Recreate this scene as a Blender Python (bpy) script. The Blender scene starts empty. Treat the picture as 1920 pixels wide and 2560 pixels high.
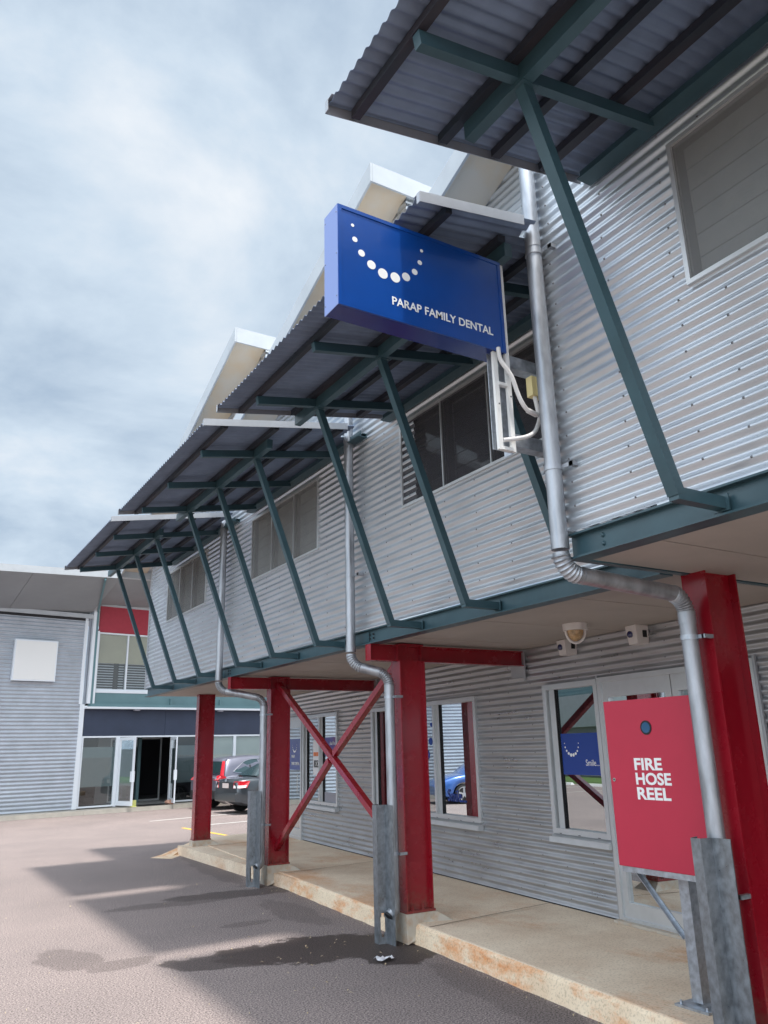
import bpy, bmesh, math, random
from mathutils import Matrix, Vector
random.seed(7)
S = bpy.context.scene
COL = S.collection
# ------------------------------------------------------------------ camera
CM = ((0.853784084, -0.520066121, -0.024165405), (-0.129200027, -0.256612595, 0.957839929), (-0.504341244, -0.814666315, -0.286284307))
cam_d = bpy.data.cameras.new("camera"); cam = bpy.data.objects.new("camera", cam_d); COL.objects.link(cam)
cam_d.sensor_fit = 'VERTICAL'; cam_d.sensor_height = 36.0; cam_d.lens = 1969.0295 * 36.0 / 2560.0
cam_d.clip_start = 0.05; cam_d.clip_end = 3000
R3 = Matrix(CM).transposed()
cam.matrix_world = Matrix.Translation((0, 0, 1.8)) @ R3.to_4x4()
S.camera = cam
# ------------------------------------------------------------------ sun, sky, exposure
SUN_EL = math.radians(77.0); SKY_K = 0.93
sun_d = bpy.data.lights.new("sun", 'SUN'); sun_d.energy = 4.8; sun_d.angle = math.radians(3.4); sun_d.color = (1.0, 0.965, 0.91)
sun = bpy.data.objects.new("sun", sun_d); COL.objects.link(sun)
sdir = Vector((0.01, 0.232, -1.0)).normalized()
sun.rotation_euler = sdir.to_track_quat('-Z', 'Y').to_euler(); sun.location = (0, -5, 30)
W = bpy.data.worlds.new("World"); S.world = W; W.use_nodes = True
nt = W.node_tree; nt.nodes.clear()
def N(t, **k):
    n = nt.nodes.new(t)
    for a, b in k.items(): setattr(n, a, b)
    return n
L = nt.links.new
out = N('ShaderNodeOutputWorld'); bg = N('ShaderNodeBackground'); L(bg.outputs[0], out.inputs[0])
sky = N('ShaderNodeTexSky', sky_type='NISHITA'); sky.sun_disc = False; sky.sun_elevation = SUN_EL; sky.sun_rotation = math.radians(180)
sky.altitude = 0; sky.air_density = 1.0; sky.dust_density = 2.0; sky.ozone_density = 1.0
tc = N('ShaderNodeTexCoord')
sep = N('ShaderNodeSeparateXYZ'); L(tc.outputs['Generated'], sep.inputs[0])
# project the view direction onto a cloud layer
mx = N('ShaderNodeMath', operation='MAXIMUM'); mx.inputs[1].default_value = 0.0; L(sep.outputs[2], mx.inputs[0])
ad = N('ShaderNodeMath', operation='ADD'); ad.inputs[1].default_value = 0.35; L(mx.outputs[0], ad.inputs[0])
dv = N('ShaderNodeVectorMath', operation='DIVIDE'); L(tc.outputs['Generated'], dv.inputs[0])
cb = N('ShaderNodeCombineXYZ')
for i in range(3): L(ad.outputs[0], cb.inputs[i])
L(cb.outputs[0], dv.inputs[1])
mp = N('ShaderNodeMapping'); mp.inputs['Location'].default_value = (1.7, 0.4, 0.0); mp.inputs['Scale'].default_value = (1, 1, 0.6); L(dv.outputs[0], mp.inputs[0])
n1 = N('ShaderNodeTexNoise'); n1.inputs['Scale'].default_value = 2.1; n1.inputs['Detail'].default_value = 9; n1.inputs['Roughness'].default_value = 0.56; n1.inputs['Distortion'].default_value = 0.28
L(mp.outputs[0], n1.inputs['Vector'])
n2 = N('ShaderNodeTexNoise'); n2.inputs['Scale'].default_value = 0.9; n2.inputs['Detail'].default_value = 4; n2.inputs['Roughness'].default_value = 0.45
L(mp.outputs[0], n2.inputs['Vector'])
am = N('ShaderNodeMath', operation='ADD'); L(n1.outputs['Fac'], am.inputs[0]); L(n2.outputs['Fac'], am.inputs[1])
r1 = N('ShaderNodeValToRGB'); L(am.outputs[0], r1.inputs[0])
mh = N('ShaderNodeMath', operation='MULTIPLY'); mh.inputs[1].default_value = 0.5
L(am.outputs[0], mh.inputs[0]); L(mh.outputs[0], r1.inputs[0])
e = r1.color_ramp.elements
e[0].position = 0.41; e[0].color = (0.36, 0.48, 0.64, 1)
e[1].position = 0.575; e[1].color = (0.93, 0.98, 1.03, 1)
x = e.new(0.455); x.color = (0.50, 0.62, 0.76, 1)
x = e.new(0.51); x.color = (0.68, 0.80, 0.92, 1)
cover = N('ShaderNodeMath', operation='MULTIPLY'); cover.inputs[1].default_value = 1.0
sk = N('ShaderNodeVectorMath', operation='SCALE'); sk.inputs['Scale'].default_value = 0.10; L(sky.outputs[0], sk.inputs[0])
mix = N('ShaderNodeMix', data_type='RGBA'); mix.inputs[0].default_value = 0.88
L(sk.outputs[0], mix.inputs[6]); L(r1.outputs[0], mix.inputs[7])
# cloud is brighter round the sun; unseen sky behind and beside the camera boosted as added fill
dt = N('ShaderNodeVectorMath', operation='DOT_PRODUCT'); dt.inputs[1].default_value = tuple(-sdir); L(tc.outputs['Generated'], dt.inputs[0])
g1 = N('ShaderNodeMapRange', interpolation_type='SMOOTHSTEP'); g1.inputs[1].default_value = .70; g1.inputs[2].default_value = 1.0; g1.inputs[3].default_value = 0; g1.inputs[4].default_value = 1.6; L(dt.outputs['Value'], g1.inputs[0])
d2 = N('ShaderNodeVectorMath', operation='DOT_PRODUCT'); d2.inputs[1].default_value = Vector((-.85, -.35, .40)).normalized(); L(tc.outputs['Generated'], d2.inputs[0])
g2 = N('ShaderNodeMapRange', interpolation_type='SMOOTHSTEP'); g2.inputs[1].default_value = .14; g2.inputs[2].default_value = .80; g2.inputs[3].default_value = 1.0; g2.inputs[4].default_value = 3.0; L(d2.outputs['Value'], g2.inputs[0])
ga = N('ShaderNodeMath', operation='ADD'); L(g1.outputs[0], ga.inputs[0]); L(g2.outputs[0], ga.inputs[1])
L(mix.outputs[2], bg.inputs[0]); gs = N('ShaderNodeMath', operation='MULTIPLY'); gs.inputs[1].default_value = SKY_K; L(ga.outputs[0], gs.inputs[0]); L(gs.outputs[0], bg.inputs[1])
S.view_settings.view_transform = 'Standard'; S.view_settings.look = 'None'
S.view_settings.exposure = 0.15; S.view_settings.gamma = 1.0
try:
    S.cycles.use_denoising = True; S.cycles.max_bounces = 8; S.cycles.transparent_max_bounces = 12
except Exception: pass

# ------------------------------------------------------------------ materials
def mat(name, col, rough=0.6, metal=0.0, noise=0.0, nscale=8.0, bump=0.0, bscale=60.0, spec=0.5, coat=0.0, stretch=(1, 1, 1), rnoise=0.0, col2=None, lo=0.35, hi=0.65):
    m = bpy.data.materials.new(name); m.use_nodes = True
    t = m.node_tree; b = t.nodes['Principled BSDF']
    b.inputs['Roughness'].default_value = rough; b.inputs['Metallic'].default_value = metal
    b.inputs['Specular IOR Level'].default_value = spec
    if coat: b.inputs['Coat Weight'].default_value = coat; b.inputs['Coat Roughness'].default_value = 0.12
    b.inputs['Base Color'].default_value = (*col, 1)
    if noise or bump or rnoise or col2:
        tc = t.nodes.new('ShaderNodeTexCoord'); mp = t.nodes.new('ShaderNodeMapping'); mp.inputs['Scale'].default_value = stretch
        t.links.new(tc.outputs['Object'], mp.inputs[0])
        nz = t.nodes.new('ShaderNodeTexNoise'); nz.inputs['Scale'].default_value = nscale; nz.inputs['Detail'].default_value = 6
        nz.inputs['Roughness'].default_value = 0.6
        t.links.new(mp.outputs[0], nz.inputs['Vector'])
        if noise or col2:
            r = t.nodes.new('ShaderNodeValToRGB'); t.links.new(nz.outputs['Fac'], r.inputs[0])
            a = col2 if col2 else tuple(c * (1 - noise) for c in col); c = col if col2 else tuple(min(1, c * (1 + noise)) for c in col)
            r.color_ramp.elements[0].position = lo; r.color_ramp.elements[1].position = hi
            r.color_ramp.elements[0].color = (*a, 1); r.color_ramp.elements[1].color = (*c, 1)
            t.links.new(r.outputs[0], b.inputs['Base Color'])
        if rnoise:
            mr = t.nodes.new('ShaderNodeMapRange'); mr.inputs[1].default_value = .3; mr.inputs[2].default_value = .7
            mr.inputs[3].default_value = max(0.02, rough - rnoise); mr.inputs[4].default_value = min(1, rough + rnoise)
            t.links.new(nz.outputs['Fac'], mr.inputs[0]); t.links.new(mr.outputs[0], b.inputs['Roughness'])
        if bump:
            bz = t.nodes.new('ShaderNodeTexNoise'); bz.inputs['Scale'].default_value = bscale; bz.inputs['Detail'].default_value = 5
            t.links.new(mp.outputs[0], bz.inputs['Vector'])
            bp = t.nodes.new('ShaderNodeBump'); bp.inputs['Strength'].default_value = bump; bp.inputs['Distance'].default_value = 0.01
            t.links.new(bz.outputs['Fac'], bp.inputs['Height']); t.links.new(bp.outputs[0], b.inputs['Normal'])
    return m
M = {}
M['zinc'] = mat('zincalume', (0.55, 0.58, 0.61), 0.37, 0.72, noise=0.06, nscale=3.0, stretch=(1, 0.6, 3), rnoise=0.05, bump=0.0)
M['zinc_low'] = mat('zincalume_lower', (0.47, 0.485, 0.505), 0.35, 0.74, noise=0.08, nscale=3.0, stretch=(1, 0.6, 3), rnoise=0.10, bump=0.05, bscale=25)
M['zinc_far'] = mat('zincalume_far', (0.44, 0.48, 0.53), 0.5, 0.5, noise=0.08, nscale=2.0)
M['sheet'] = mat('roof_sheet_metal', (0.185, 0.235, 0.325), 0.55, 0.3, noise=0.12, nscale=4.0, bump=0.03, bscale=80)
M['screw'] = mat('screw_head', (0.16, 0.16, 0.17), 0.45, 0.6)
M['teal'] = mat('teal_paint', (0.036, 0.078, 0.095), 0.38, 0.0, noise=0.10, nscale=6.0, bump=0.02, bscale=40)
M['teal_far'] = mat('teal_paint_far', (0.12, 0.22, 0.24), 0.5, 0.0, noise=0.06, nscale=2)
M['red'] = mat('red_paint', (0.255, 0.004, 0.013), 0.26, 0.0, noise=0.06, nscale=3.5, bump=0.03, bscale=14, coat=0.25, rnoise=0.06)
def grime(m, z0, z1, col, amt):
    t = m.node_tree; b = t.nodes['Principled BSDF']; src = b.inputs['Base Color'].links[0].from_socket
    g = t.nodes.new('ShaderNodeNewGeometry'); sp = t.nodes.new('ShaderNodeSeparateXYZ'); t.links.new(g.outputs['Position'], sp.inputs[0])
    n = t.nodes.new('ShaderNodeTexNoise'); n.inputs['Scale'].default_value = 18; n.inputs['Detail'].default_value = 6; t.links.new(g.outputs['Position'], n.inputs[0])
    mr = t.nodes.new('ShaderNodeMapRange'); mr.inputs[1].default_value = z1; mr.inputs[2].default_value = z0; mr.inputs[3].default_value = -.45; mr.inputs[4].default_value = .35; t.links.new(sp.outputs[2], mr.inputs[0])
    a = t.nodes.new('ShaderNodeMath'); a.operation = 'ADD'; t.links.new(mr.outputs[0], a.inputs[0]); t.links.new(n.outputs['Fac'], a.inputs[1])
    k = t.nodes.new('ShaderNodeMapRange'); k.inputs[1].default_value = .50; k.inputs[2].default_value = .85; k.inputs[3].default_value = 0; k.inputs[4].default_value = amt; t.links.new(a.outputs[0], k.inputs[0])
    x = t.nodes.new('ShaderNodeMix'); x.data_type = 'RGBA'; x.inputs[7].default_value = (*col, 1); t.links.new(k.outputs[0], x.inputs[0]); t.links.new(src, x.inputs[6]); t.links.new(x.outputs[2], b.inputs['Base Color'])
grime(M['red'], .25, .7, (0.16, 0.07, 0.05), .5)
M['red_cab'] = mat('cabinet_red', (0.46, 0.022, 0.052), 0.5, 0.0, noise=0.03, nscale=3, bump=0.04, bscale=160)
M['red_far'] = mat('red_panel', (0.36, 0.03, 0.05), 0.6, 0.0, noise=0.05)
M['purlin'] = mat('purlin_dark', (0.016, 0.026, 0.038), 0.6, 0.0, noise=0.4, nscale=5, col2=(0.030, 0.026, 0.034), stretch=(1, 0.3, 1))  # dark tone carries the shade under the awning sheets
M['flash'] = mat('flashing', (0.42, 0.43, 0.45), 0.4, 0.5, noise=0.06, nscale=5)
M['fascia'] = mat('white_fascia', (0.43, 0.455, 0.475), 0.5, 0.0, noise=0.06, nscale=2.5)
M['soffit'] = mat('soffit_board', (0.40, 0.355, 0.32), 0.75, 0.0, noise=0.06, nscale=1.6)
M['eave'] = mat('eave_lining', (0.60, 0.54, 0.45), 0.8, 0.0, noise=0.08, nscale=1.5, col2=(0.62, 0.47, 0.30), lo=.3, hi=.6)
M['alu'] = mat('aluminium_frame', (0.60, 0.615, 0.62), 0.38, 0.55, noise=0.04, nscale=5)
M['white'] = mat('white_paint', (0.78, 0.78, 0.76), 0.5)
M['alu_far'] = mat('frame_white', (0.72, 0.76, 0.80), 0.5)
M['black'] = mat('black_rubber', (0.012, 0.012, 0.014), 0.7)
M['dark'] = mat('dark_interior', (0.05, 0.05, 0.055), 0.9)
M['room'] = mat('room_wall', (0.30, 0.30, 0.30), 0.9)
M['navy'] = mat('navy_panel', (0.030, 0.042, 0.075), 0.6, noise=0.1, nscale=1.5)
M['galv'] = mat('galvanised', (0.42, 0.45, 0.49), 0.42, 0.75, noise=0.22, nscale=22, rnoise=0.12)
M['pipe'] = mat('downpipe_metal', (0.37, 0.385, 0.41), 0.44, 0.72, noise=0.26, nscale=11, stretch=(1, 1, 0.25), rnoise=0.12)
M['guard'] = mat('guard_steel', (0.24, 0.26, 0.28), 0.42, 0.75, noise=0.22, nscale=26, stretch=(1, 1, 0.7), rnoise=0.15, bump=0.04, bscale=120)
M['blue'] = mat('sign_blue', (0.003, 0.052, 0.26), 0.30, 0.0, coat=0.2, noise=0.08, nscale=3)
M['blue_side'] = mat('sign_side_sky_tint', (0.19, 0.26, 0.54), 0.35, 0.0, coat=0.2)  # paler than the face: sky reflection put into the side colour
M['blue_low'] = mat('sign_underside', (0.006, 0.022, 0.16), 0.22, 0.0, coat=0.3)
M['signwhite'] = mat('sign_white', (0.80, 0.80, 0.78), 0.5)
M['decal_blue'] = mat('decal_blue', (0.010, 0.045, 0.26), 0.25)
M['decal_mid'] = mat('decal_blue_faded', (0.05, 0.07, 0.24), 0.25)
M['decal_purple'] = mat('decal_purple', (0.03, 0.012, 0.22), 0.3, col2=(0.16, 0.01, 0.14), nscale=2.2, lo=.3, hi=.55)
M['orange'] = mat('orange_band', (0.7, 0.18, 0.05), 0.5, noise=.3, nscale=12)
M['conduit'] = mat('conduit', (0.70, 0.68, 0.66), 0.45)
M['yellow_box'] = mat('junction_cream', (0.78, 0.66, 0.32), 0.5)
M['lens'] = mat('amber_lens', (0.42, 0.27, 0.13), 0.15, coat=0.5, noise=.3, nscale=25)
M['blue_dome'] = mat('blue_lens', (0.02, 0.025, 0.10), 0.15, coat=0.6)
M['whitep'] = mat('white_plastic', (0.70, 0.66, 0.64), 0.45)
M['blade'] = mat('louvre_blade', (0.16, 0.17, 0.165), 0.25, noise=.08, nscale=1.0)
M['blind'] = mat('blind', (0.46, 0.50, 0.47), 0.8, noise=.06, nscale=1.2)
M['frost'] = mat('frosted_film', (0.13, 0.17, 0.175), 0.35, noise=.05, nscale=1)
M['greyfilm'] = mat('grey_film', (0.26, 0.26, 0.30), 0.4)
M['tan'] = mat('tan_blind', (0.40, 0.365, 0.26), 0.6, noise=.05, nscale=2)
M['rock'] = mat('rock', (0.45, 0.25, 0.18), 0.85, noise=.35, nscale=20, bump=.4, bscale=30)
M['leaf'] = mat('dry_leaf', (0.55, 0.46, 0.33), 0.8, col2=(0.32, 0.22, 0.10), nscale=3)
M['paper'] = mat('paper', (0.75, 0.75, 0.78), 0.8)
M['rust'] = mat('rusty_stain', (0.20, 0.06, 0.03), 0.8)
M['line_w'] = mat('line_white', (0.62, 0.60, 0.56), 0.8, col2=(0.36, 0.32, 0.30), nscale=7, lo=.3, hi=.5)
M['line_y'] = mat('line_yellow', (0.70, 0.42, 0.05), 0.8, noise=.15, nscale=9)
M['conc_far'] = mat('concrete_far', (0.46, 0.42, 0.36), 0.9, noise=.12, nscale=3)
M['plinth'] = mat('mortar', (0.46, 0.41, 0.34), 0.9, noise=.15, nscale=7, bump=.4, bscale=35, col2=(0.42, 0.26, 0.15), lo=.25, hi=.5)
M['tree'] = mat('foliage', (0.05, 0.10, 0.025), 0.8, noise=.4, nscale=3)
M['grass'] = mat('grass_green', (0.07, 0.13, 0.03), 0.9, noise=.4, nscale=5)
M['suv'] = mat('silver_grey_paint', (0.20, 0.20, 0.25), 0.28, 0.55, coat=1.0)
M['sedan'] = mat('charcoal_paint', (0.045, 0.055, 0.065), 0.28, 0.4, coat=1.0)
M['bluecar'] = mat('blue_paint', (0.04, 0.13, 0.42), 0.25, 0.3, coat=1.0)
M['chrome'] = mat('chrome', (0.8, 0.8, 0.82), 0.12, 1.0)
M['tyre'] = mat('tyre', (0.015, 0.015, 0.016), 0.8)
M['rim'] = mat('alloy_rim', (0.5, 0.5, 0.52), 0.3, 0.8)
M['tail'] = mat('tail_light', (0.55, 0.01, 0.02), 0.15, coat=1.0)
M['tailw'] = mat('tail_light_clear', (0.75, 0.72, 0.72), 0.15, coat=1.0)
M['plate'] = mat('number_plate', (0.72, 0.62, 0.58), 0.5)
M['plastic'] = mat('black_plastic', (0.02, 0.02, 0.022), 0.5)
M['carglass'] = mat('car_glass', (0.03, 0.06, 0.065), 0.06, 0.0, spec=0.9, coat=1.0)

def glass(name, tint, gloss=0.42, groughness=0.0, gcol=(0.85, 0.9, 0.92)):
    m = bpy.data.materials.new(name); m.use_nodes = True; t = m.node_tree; t.nodes.clear()
    o = t.nodes.new('ShaderNodeOutputMaterial'); mx = t.nodes.new('ShaderNodeMixShader')
    tr = t.nodes.new('ShaderNodeBsdfTransparent'); tr.inputs[0].default_value = (*tint, 1)
    g = t.nodes.new('ShaderNodeBsdfGlossy'); g.inputs['Color'].default_value = (*gcol, 1); g.inputs['Roughness'].default_value = groughness
    lw = t.nodes.new('ShaderNodeLayerWeight'); lw.inputs[0].default_value = 0.35
    mr = t.nodes.new('ShaderNodeMapRange'); mr.inputs[3].default_value = gloss; mr.inputs[4].default_value = min(1, gloss + 0.4)
    t.links.new(lw.outputs['Fresnel'], mr.inputs[0]); t.links.new(mr.outputs[0], mx.inputs[0])
    t.links.new(tr.outputs[0], mx.inputs[1]); t.links.new(g.outputs[0], mx.inputs[2]); t.links.new(mx.outputs[0], o.inputs[0])
    return m
M['glass'] = glass('window_glass', (0.50, 0.53, 0.53), 0.50)
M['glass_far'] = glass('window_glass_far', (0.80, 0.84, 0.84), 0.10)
def screen_mat(col=(0.27, 0.275, 0.275), nm='insect_screen'):
    m = bpy.data.materials.new(nm); m.use_nodes = True; t = m.node_tree; t.nodes.clear()
    o = t.nodes.new('ShaderNodeOutputMaterial'); mx = t.nodes.new('ShaderNodeMixShader')
    tr = t.nodes.new('ShaderNodeBsdfTransparent'); d = t.nodes.new('ShaderNodeBsdfDiffuse'); d.inputs[0].default_value = (*col, 1)
    tc = t.nodes.new('ShaderNodeTexCoord'); nz = t.nodes.new('ShaderNodeTexNoise'); nz.inputs['Scale'].default_value = 3.0; nz.inputs['Detail'].default_value = 3
    mr = t.nodes.new('ShaderNodeMapRange'); mr.inputs[1].default_value = .3; mr.inputs[2].default_value = .7; mr.inputs[3].default_value = 0.42; mr.inputs[4].default_value = 0.47
    t.links.new(tc.outputs['Object'], nz.inputs[0]); t.links.new(nz.outputs['Fac'], mr.inputs[0]); t.links.new(mr.outputs[0], mx.inputs[0])
    t.links.new(tr.outputs[0], mx.inputs[1]); t.links.new(d.outputs[0], mx.inputs[2]); t.links.new(mx.outputs[0], o.inputs[0])
    return m
M['screen'] = screen_mat(); M['screen_dark'] = screen_mat((0.09, 0.09, 0.10), 'insect_screen_dark')

def asphalt():
    m = bpy.data.materials.new('asphalt'); m.use_nodes = True; t = m.node_tree; b = t.nodes['Principled BSDF']
    LN = t.links.new
    g = t.nodes.new('ShaderNodeNewGeometry')
    def noise(s, d=5, r=.6):
        n = t.nodes.new('ShaderNodeTexNoise'); n.inputs['Scale'].default_value = s; n.inputs['Detail'].default_value = d; n.inputs['Roughness'].default_value = r
        LN(g.outputs['Position'], n.inputs['Vector']); return n
    def ramp(src, p0, c0, p1, c1):
        r = t.nodes.new('ShaderNodeValToRGB'); LN(src, r.inputs[0]); r.color_ramp.elements[0].position = p0; r.color_ramp.elements[1].position = p1
        r.color_ramp.elements[0].color = (*c0, 1); r.color_ramp.elements[1].color = (*c1, 1); return r
    base = ramp(noise(0.55, 6, .62).outputs['Fac'], .3, (0.225, 0.187, 0.178), .7, (0.288, 0.236, 0.221))
    fine = ramp(noise(70, 3, .75).outputs['Fac'], .38, (0.22, 0.22, 0.23), .60, (1.34, 1.32, 1.30))
    mul = t.nodes.new('ShaderNodeMix'); mul.data_type = 'RGBA'; mul.blend_type = 'MULTIPLY'; mul.inputs[0].default_value = 1.0
    LN(base.outputs[0], mul.inputs[6]); LN(fine.outputs[0], mul.inputs[7])
    pale = ramp(noise(120, 1, .5).outputs['Fac'], .66, (0, 0, 0), .70, (1, 1, 1))
    m2 = t.nodes.new('ShaderNodeMix'); m2.data_type = 'RGBA'; m2.inputs[7].default_value = (0.5, 0.44, 0.4, 1)
    pf = t.nodes.new('ShaderNodeMath'); pf.operation = 'MULTIPLY'; pf.inputs[1].default_value = .6; LN(pale.outputs[0], pf.inputs[0])
    LN(pf.outputs[0], m2.inputs[0]); LN(mul.outputs[2], m2.inputs[6])
    # damp patches: ellipses with ragged edges
    warp = noise(2.2, 5, .65)
    wf = noise(14, 4, .7); wm = t.nodes.new('ShaderNodeMath'); wm.operation = 'MULTIPLY_ADD'; wm.inputs[1].default_value = .22; LN(wf.outputs['Fac'], wm.inputs[0]); LN(warp.outputs['Fac'], wm.inputs[2])
    total = None
    for cx, cy, rx, ry, ang, st in ((3.85, 7.40, 1.0, .52, -14, 1.0), (4.35, 7.0, .45, .6, -20, 1.0), (2.9, 7.5, .6, .26, -22, .8), (1.70, 8.45, .26, .50, 12, .4), (2.05, 8.0, .34, .17, 10, .4),
                                (4.2, 10.75, .9, .28, -8, .75), (3.3, 10.6, .8, .2, -5, .45), (4.4, 3.0, .5, .5, 0, .8), (3.6, 8.9, .3, .12, 0, .35), (4.3, 9.2, .25, .8, -4, .3), (4.2, 5.2, .2, 1.2, -5, .3), (4.7, 13, .2, 1.8, -5, .35)):
        mp = t.nodes.new('ShaderNodeMapping'); mp.vector_type = 'TEXTURE'
        mp.inputs['Location'].default_value = (cx, cy, 0); mp.inputs['Rotation'].default_value = (0, 0, math.radians(ang)); mp.inputs['Scale'].default_value = (rx, ry, 1)
        LN(g.outputs['Position'], mp.inputs[0])
        le = t.nodes.new('ShaderNodeVectorMath'); le.operation = 'LENGTH'; LN(mp.outputs[0], le.inputs[0])
        ad = t.nodes.new('ShaderNodeMath'); ad.operation = 'MULTIPLY_ADD'; ad.inputs[1].default_value = 1.3; LN(wm.outputs[0], ad.inputs[0]); LN(le.outputs['Value'], ad.inputs[2])
        mr = t.nodes.new('ShaderNodeMapRange'); mr.interpolation_type = 'SMOOTHSTEP'; mr.inputs[1].default_value = 1.82; mr.inputs[2].default_value = 1.72; mr.inputs[3].default_value = 0; mr.inputs[4].default_value = st
        LN(ad.outputs[0], mr.inputs[0])
        if total is None: total = mr
        else:
            mm = t.nodes.new('ShaderNodeMath'); mm.operation = 'MAXIMUM'; LN(total.outputs[0], mm.inputs[0]); LN(mr.outputs[0], mm.inputs[1]); total = mm
    m3 = t.nodes.new('ShaderNodeMix'); m3.data_type = 'RGBA'; m3.blend_type = 'MULTIPLY'; m3.inputs[7].default_value = (0.30, 0.285, 0.28, 1)
    LN(total.outputs[0], m3.inputs[0]); LN(m2.outputs[2], m3.inputs[6]); LN(m3.outputs[2], b.inputs['Base Color'])
    rr = t.nodes.new('ShaderNodeMapRange'); rr.inputs[3].default_value = 0.92; rr.inputs[4].default_value = 0.55; LN(total.outputs[0], rr.inputs[0]); LN(rr.outputs[0], b.inputs['Roughness'])
    b.inputs['Specular IOR Level'].default_value = 0.3
    bp = t.nodes.new('ShaderNodeBump'); bp.inputs['Strength'].default_value = 0.55; bp.inputs['Distance'].default_value = 0.006
    LN(noise(110, 3, .7).outputs['Fac'], bp.inputs['Height']); LN(bp.outputs[0], b.inputs['Normal'])
    return m
M['asphalt'] = asphalt()

def concrete(name, base, dark, stain, ss, sthr, width):
    m = bpy.data.materials.new(name); m.use_nodes = True; t = m.node_tree; b = t.nodes['Principled BSDF']; LN = t.links.new
    g = t.nodes.new('ShaderNodeNewGeometry')
    def noise(s, d=6, r=.6, st=(1, 1, 1)):
        mp = t.nodes.new('ShaderNodeMapping'); mp.inputs['Scale'].default_value = st; LN(g.outputs['Position'], mp.inputs[0])
        n = t.nodes.new('ShaderNodeTexNoise'); n.inputs['Scale'].default_value = s; n.inputs['Detail'].default_value = d; n.inputs['Roughness'].default_value = r
        LN(mp.outputs[0], n.inputs['Vector']); return n
    r = t.nodes.new('ShaderNodeValToRGB'); LN(noise(1.7, 7).outputs['Fac'], r.inputs[0])
    r.color_ramp.elements[0].position = .32; r.color_ramp.elements[1].position = .66; r.color_ramp.elements[0].color = (*dark, 1); r.color_ramp.elements[1].color = (*base, 1)
    mr = t.nodes.new('ShaderNodeMapRange'); mr.inputs[1].default_value = sthr; mr.inputs[2].default_value = sthr + width; LN(noise(ss, 8, .68, (1, .6, 1.4)).outputs['Fac'], mr.inputs[0])
    mx = t.nodes.new('ShaderNodeMix'); mx.data_type = 'RGBA'; mx.inputs[7].default_value = (*stain, 1); LN(mr.outputs[0], mx.inputs[0]); LN(r.outputs[0], mx.inputs[6])
    sp = t.nodes.new('ShaderNodeValToRGB'); LN(noise(60, 2, .6).outputs['Fac'], sp.inputs[0]); sp.color_ramp.elements[0].position = .3; sp.color_ramp.elements[1].position = .5
    sp.color_ramp.elements[0].color = (.72, .70, .68, 1)
    m2 = t.nodes.new('ShaderNodeMix'); m2.data_type = 'RGBA'; m2.blend_type = 'MULTIPLY'; m2.inputs[0].default_value = 1; LN(mx.outputs[2], m2.inputs[6]); LN(sp.outputs[0], m2.inputs[7])
    LN(m2.outputs[2], b.inputs['Base Color']); b.inputs['Roughness'].default_value = .85
    bp = t.nodes.new('ShaderNodeBump'); bp.inputs['Strength'].default_value = .35; bp.inputs['Distance'].default_value = .006; LN(noise(28, 5).outputs['Fac'], bp.inputs['Height']); LN(bp.outputs[0], b.inputs['Normal'])
    return m
M['conc'] = concrete('path_concrete', (0.80, 0.66, 0.50), (0.66, 0.50, 0.36), (0.64, 0.37, 0.21), 1.1, .50, .16)
M['kerb'] = concrete('kerb_concrete', (0.84, 0.69, 0.50), (0.70, 0.52, 0.35), (0.68, 0.31, 0.13), 2.9, .475, .15)

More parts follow.
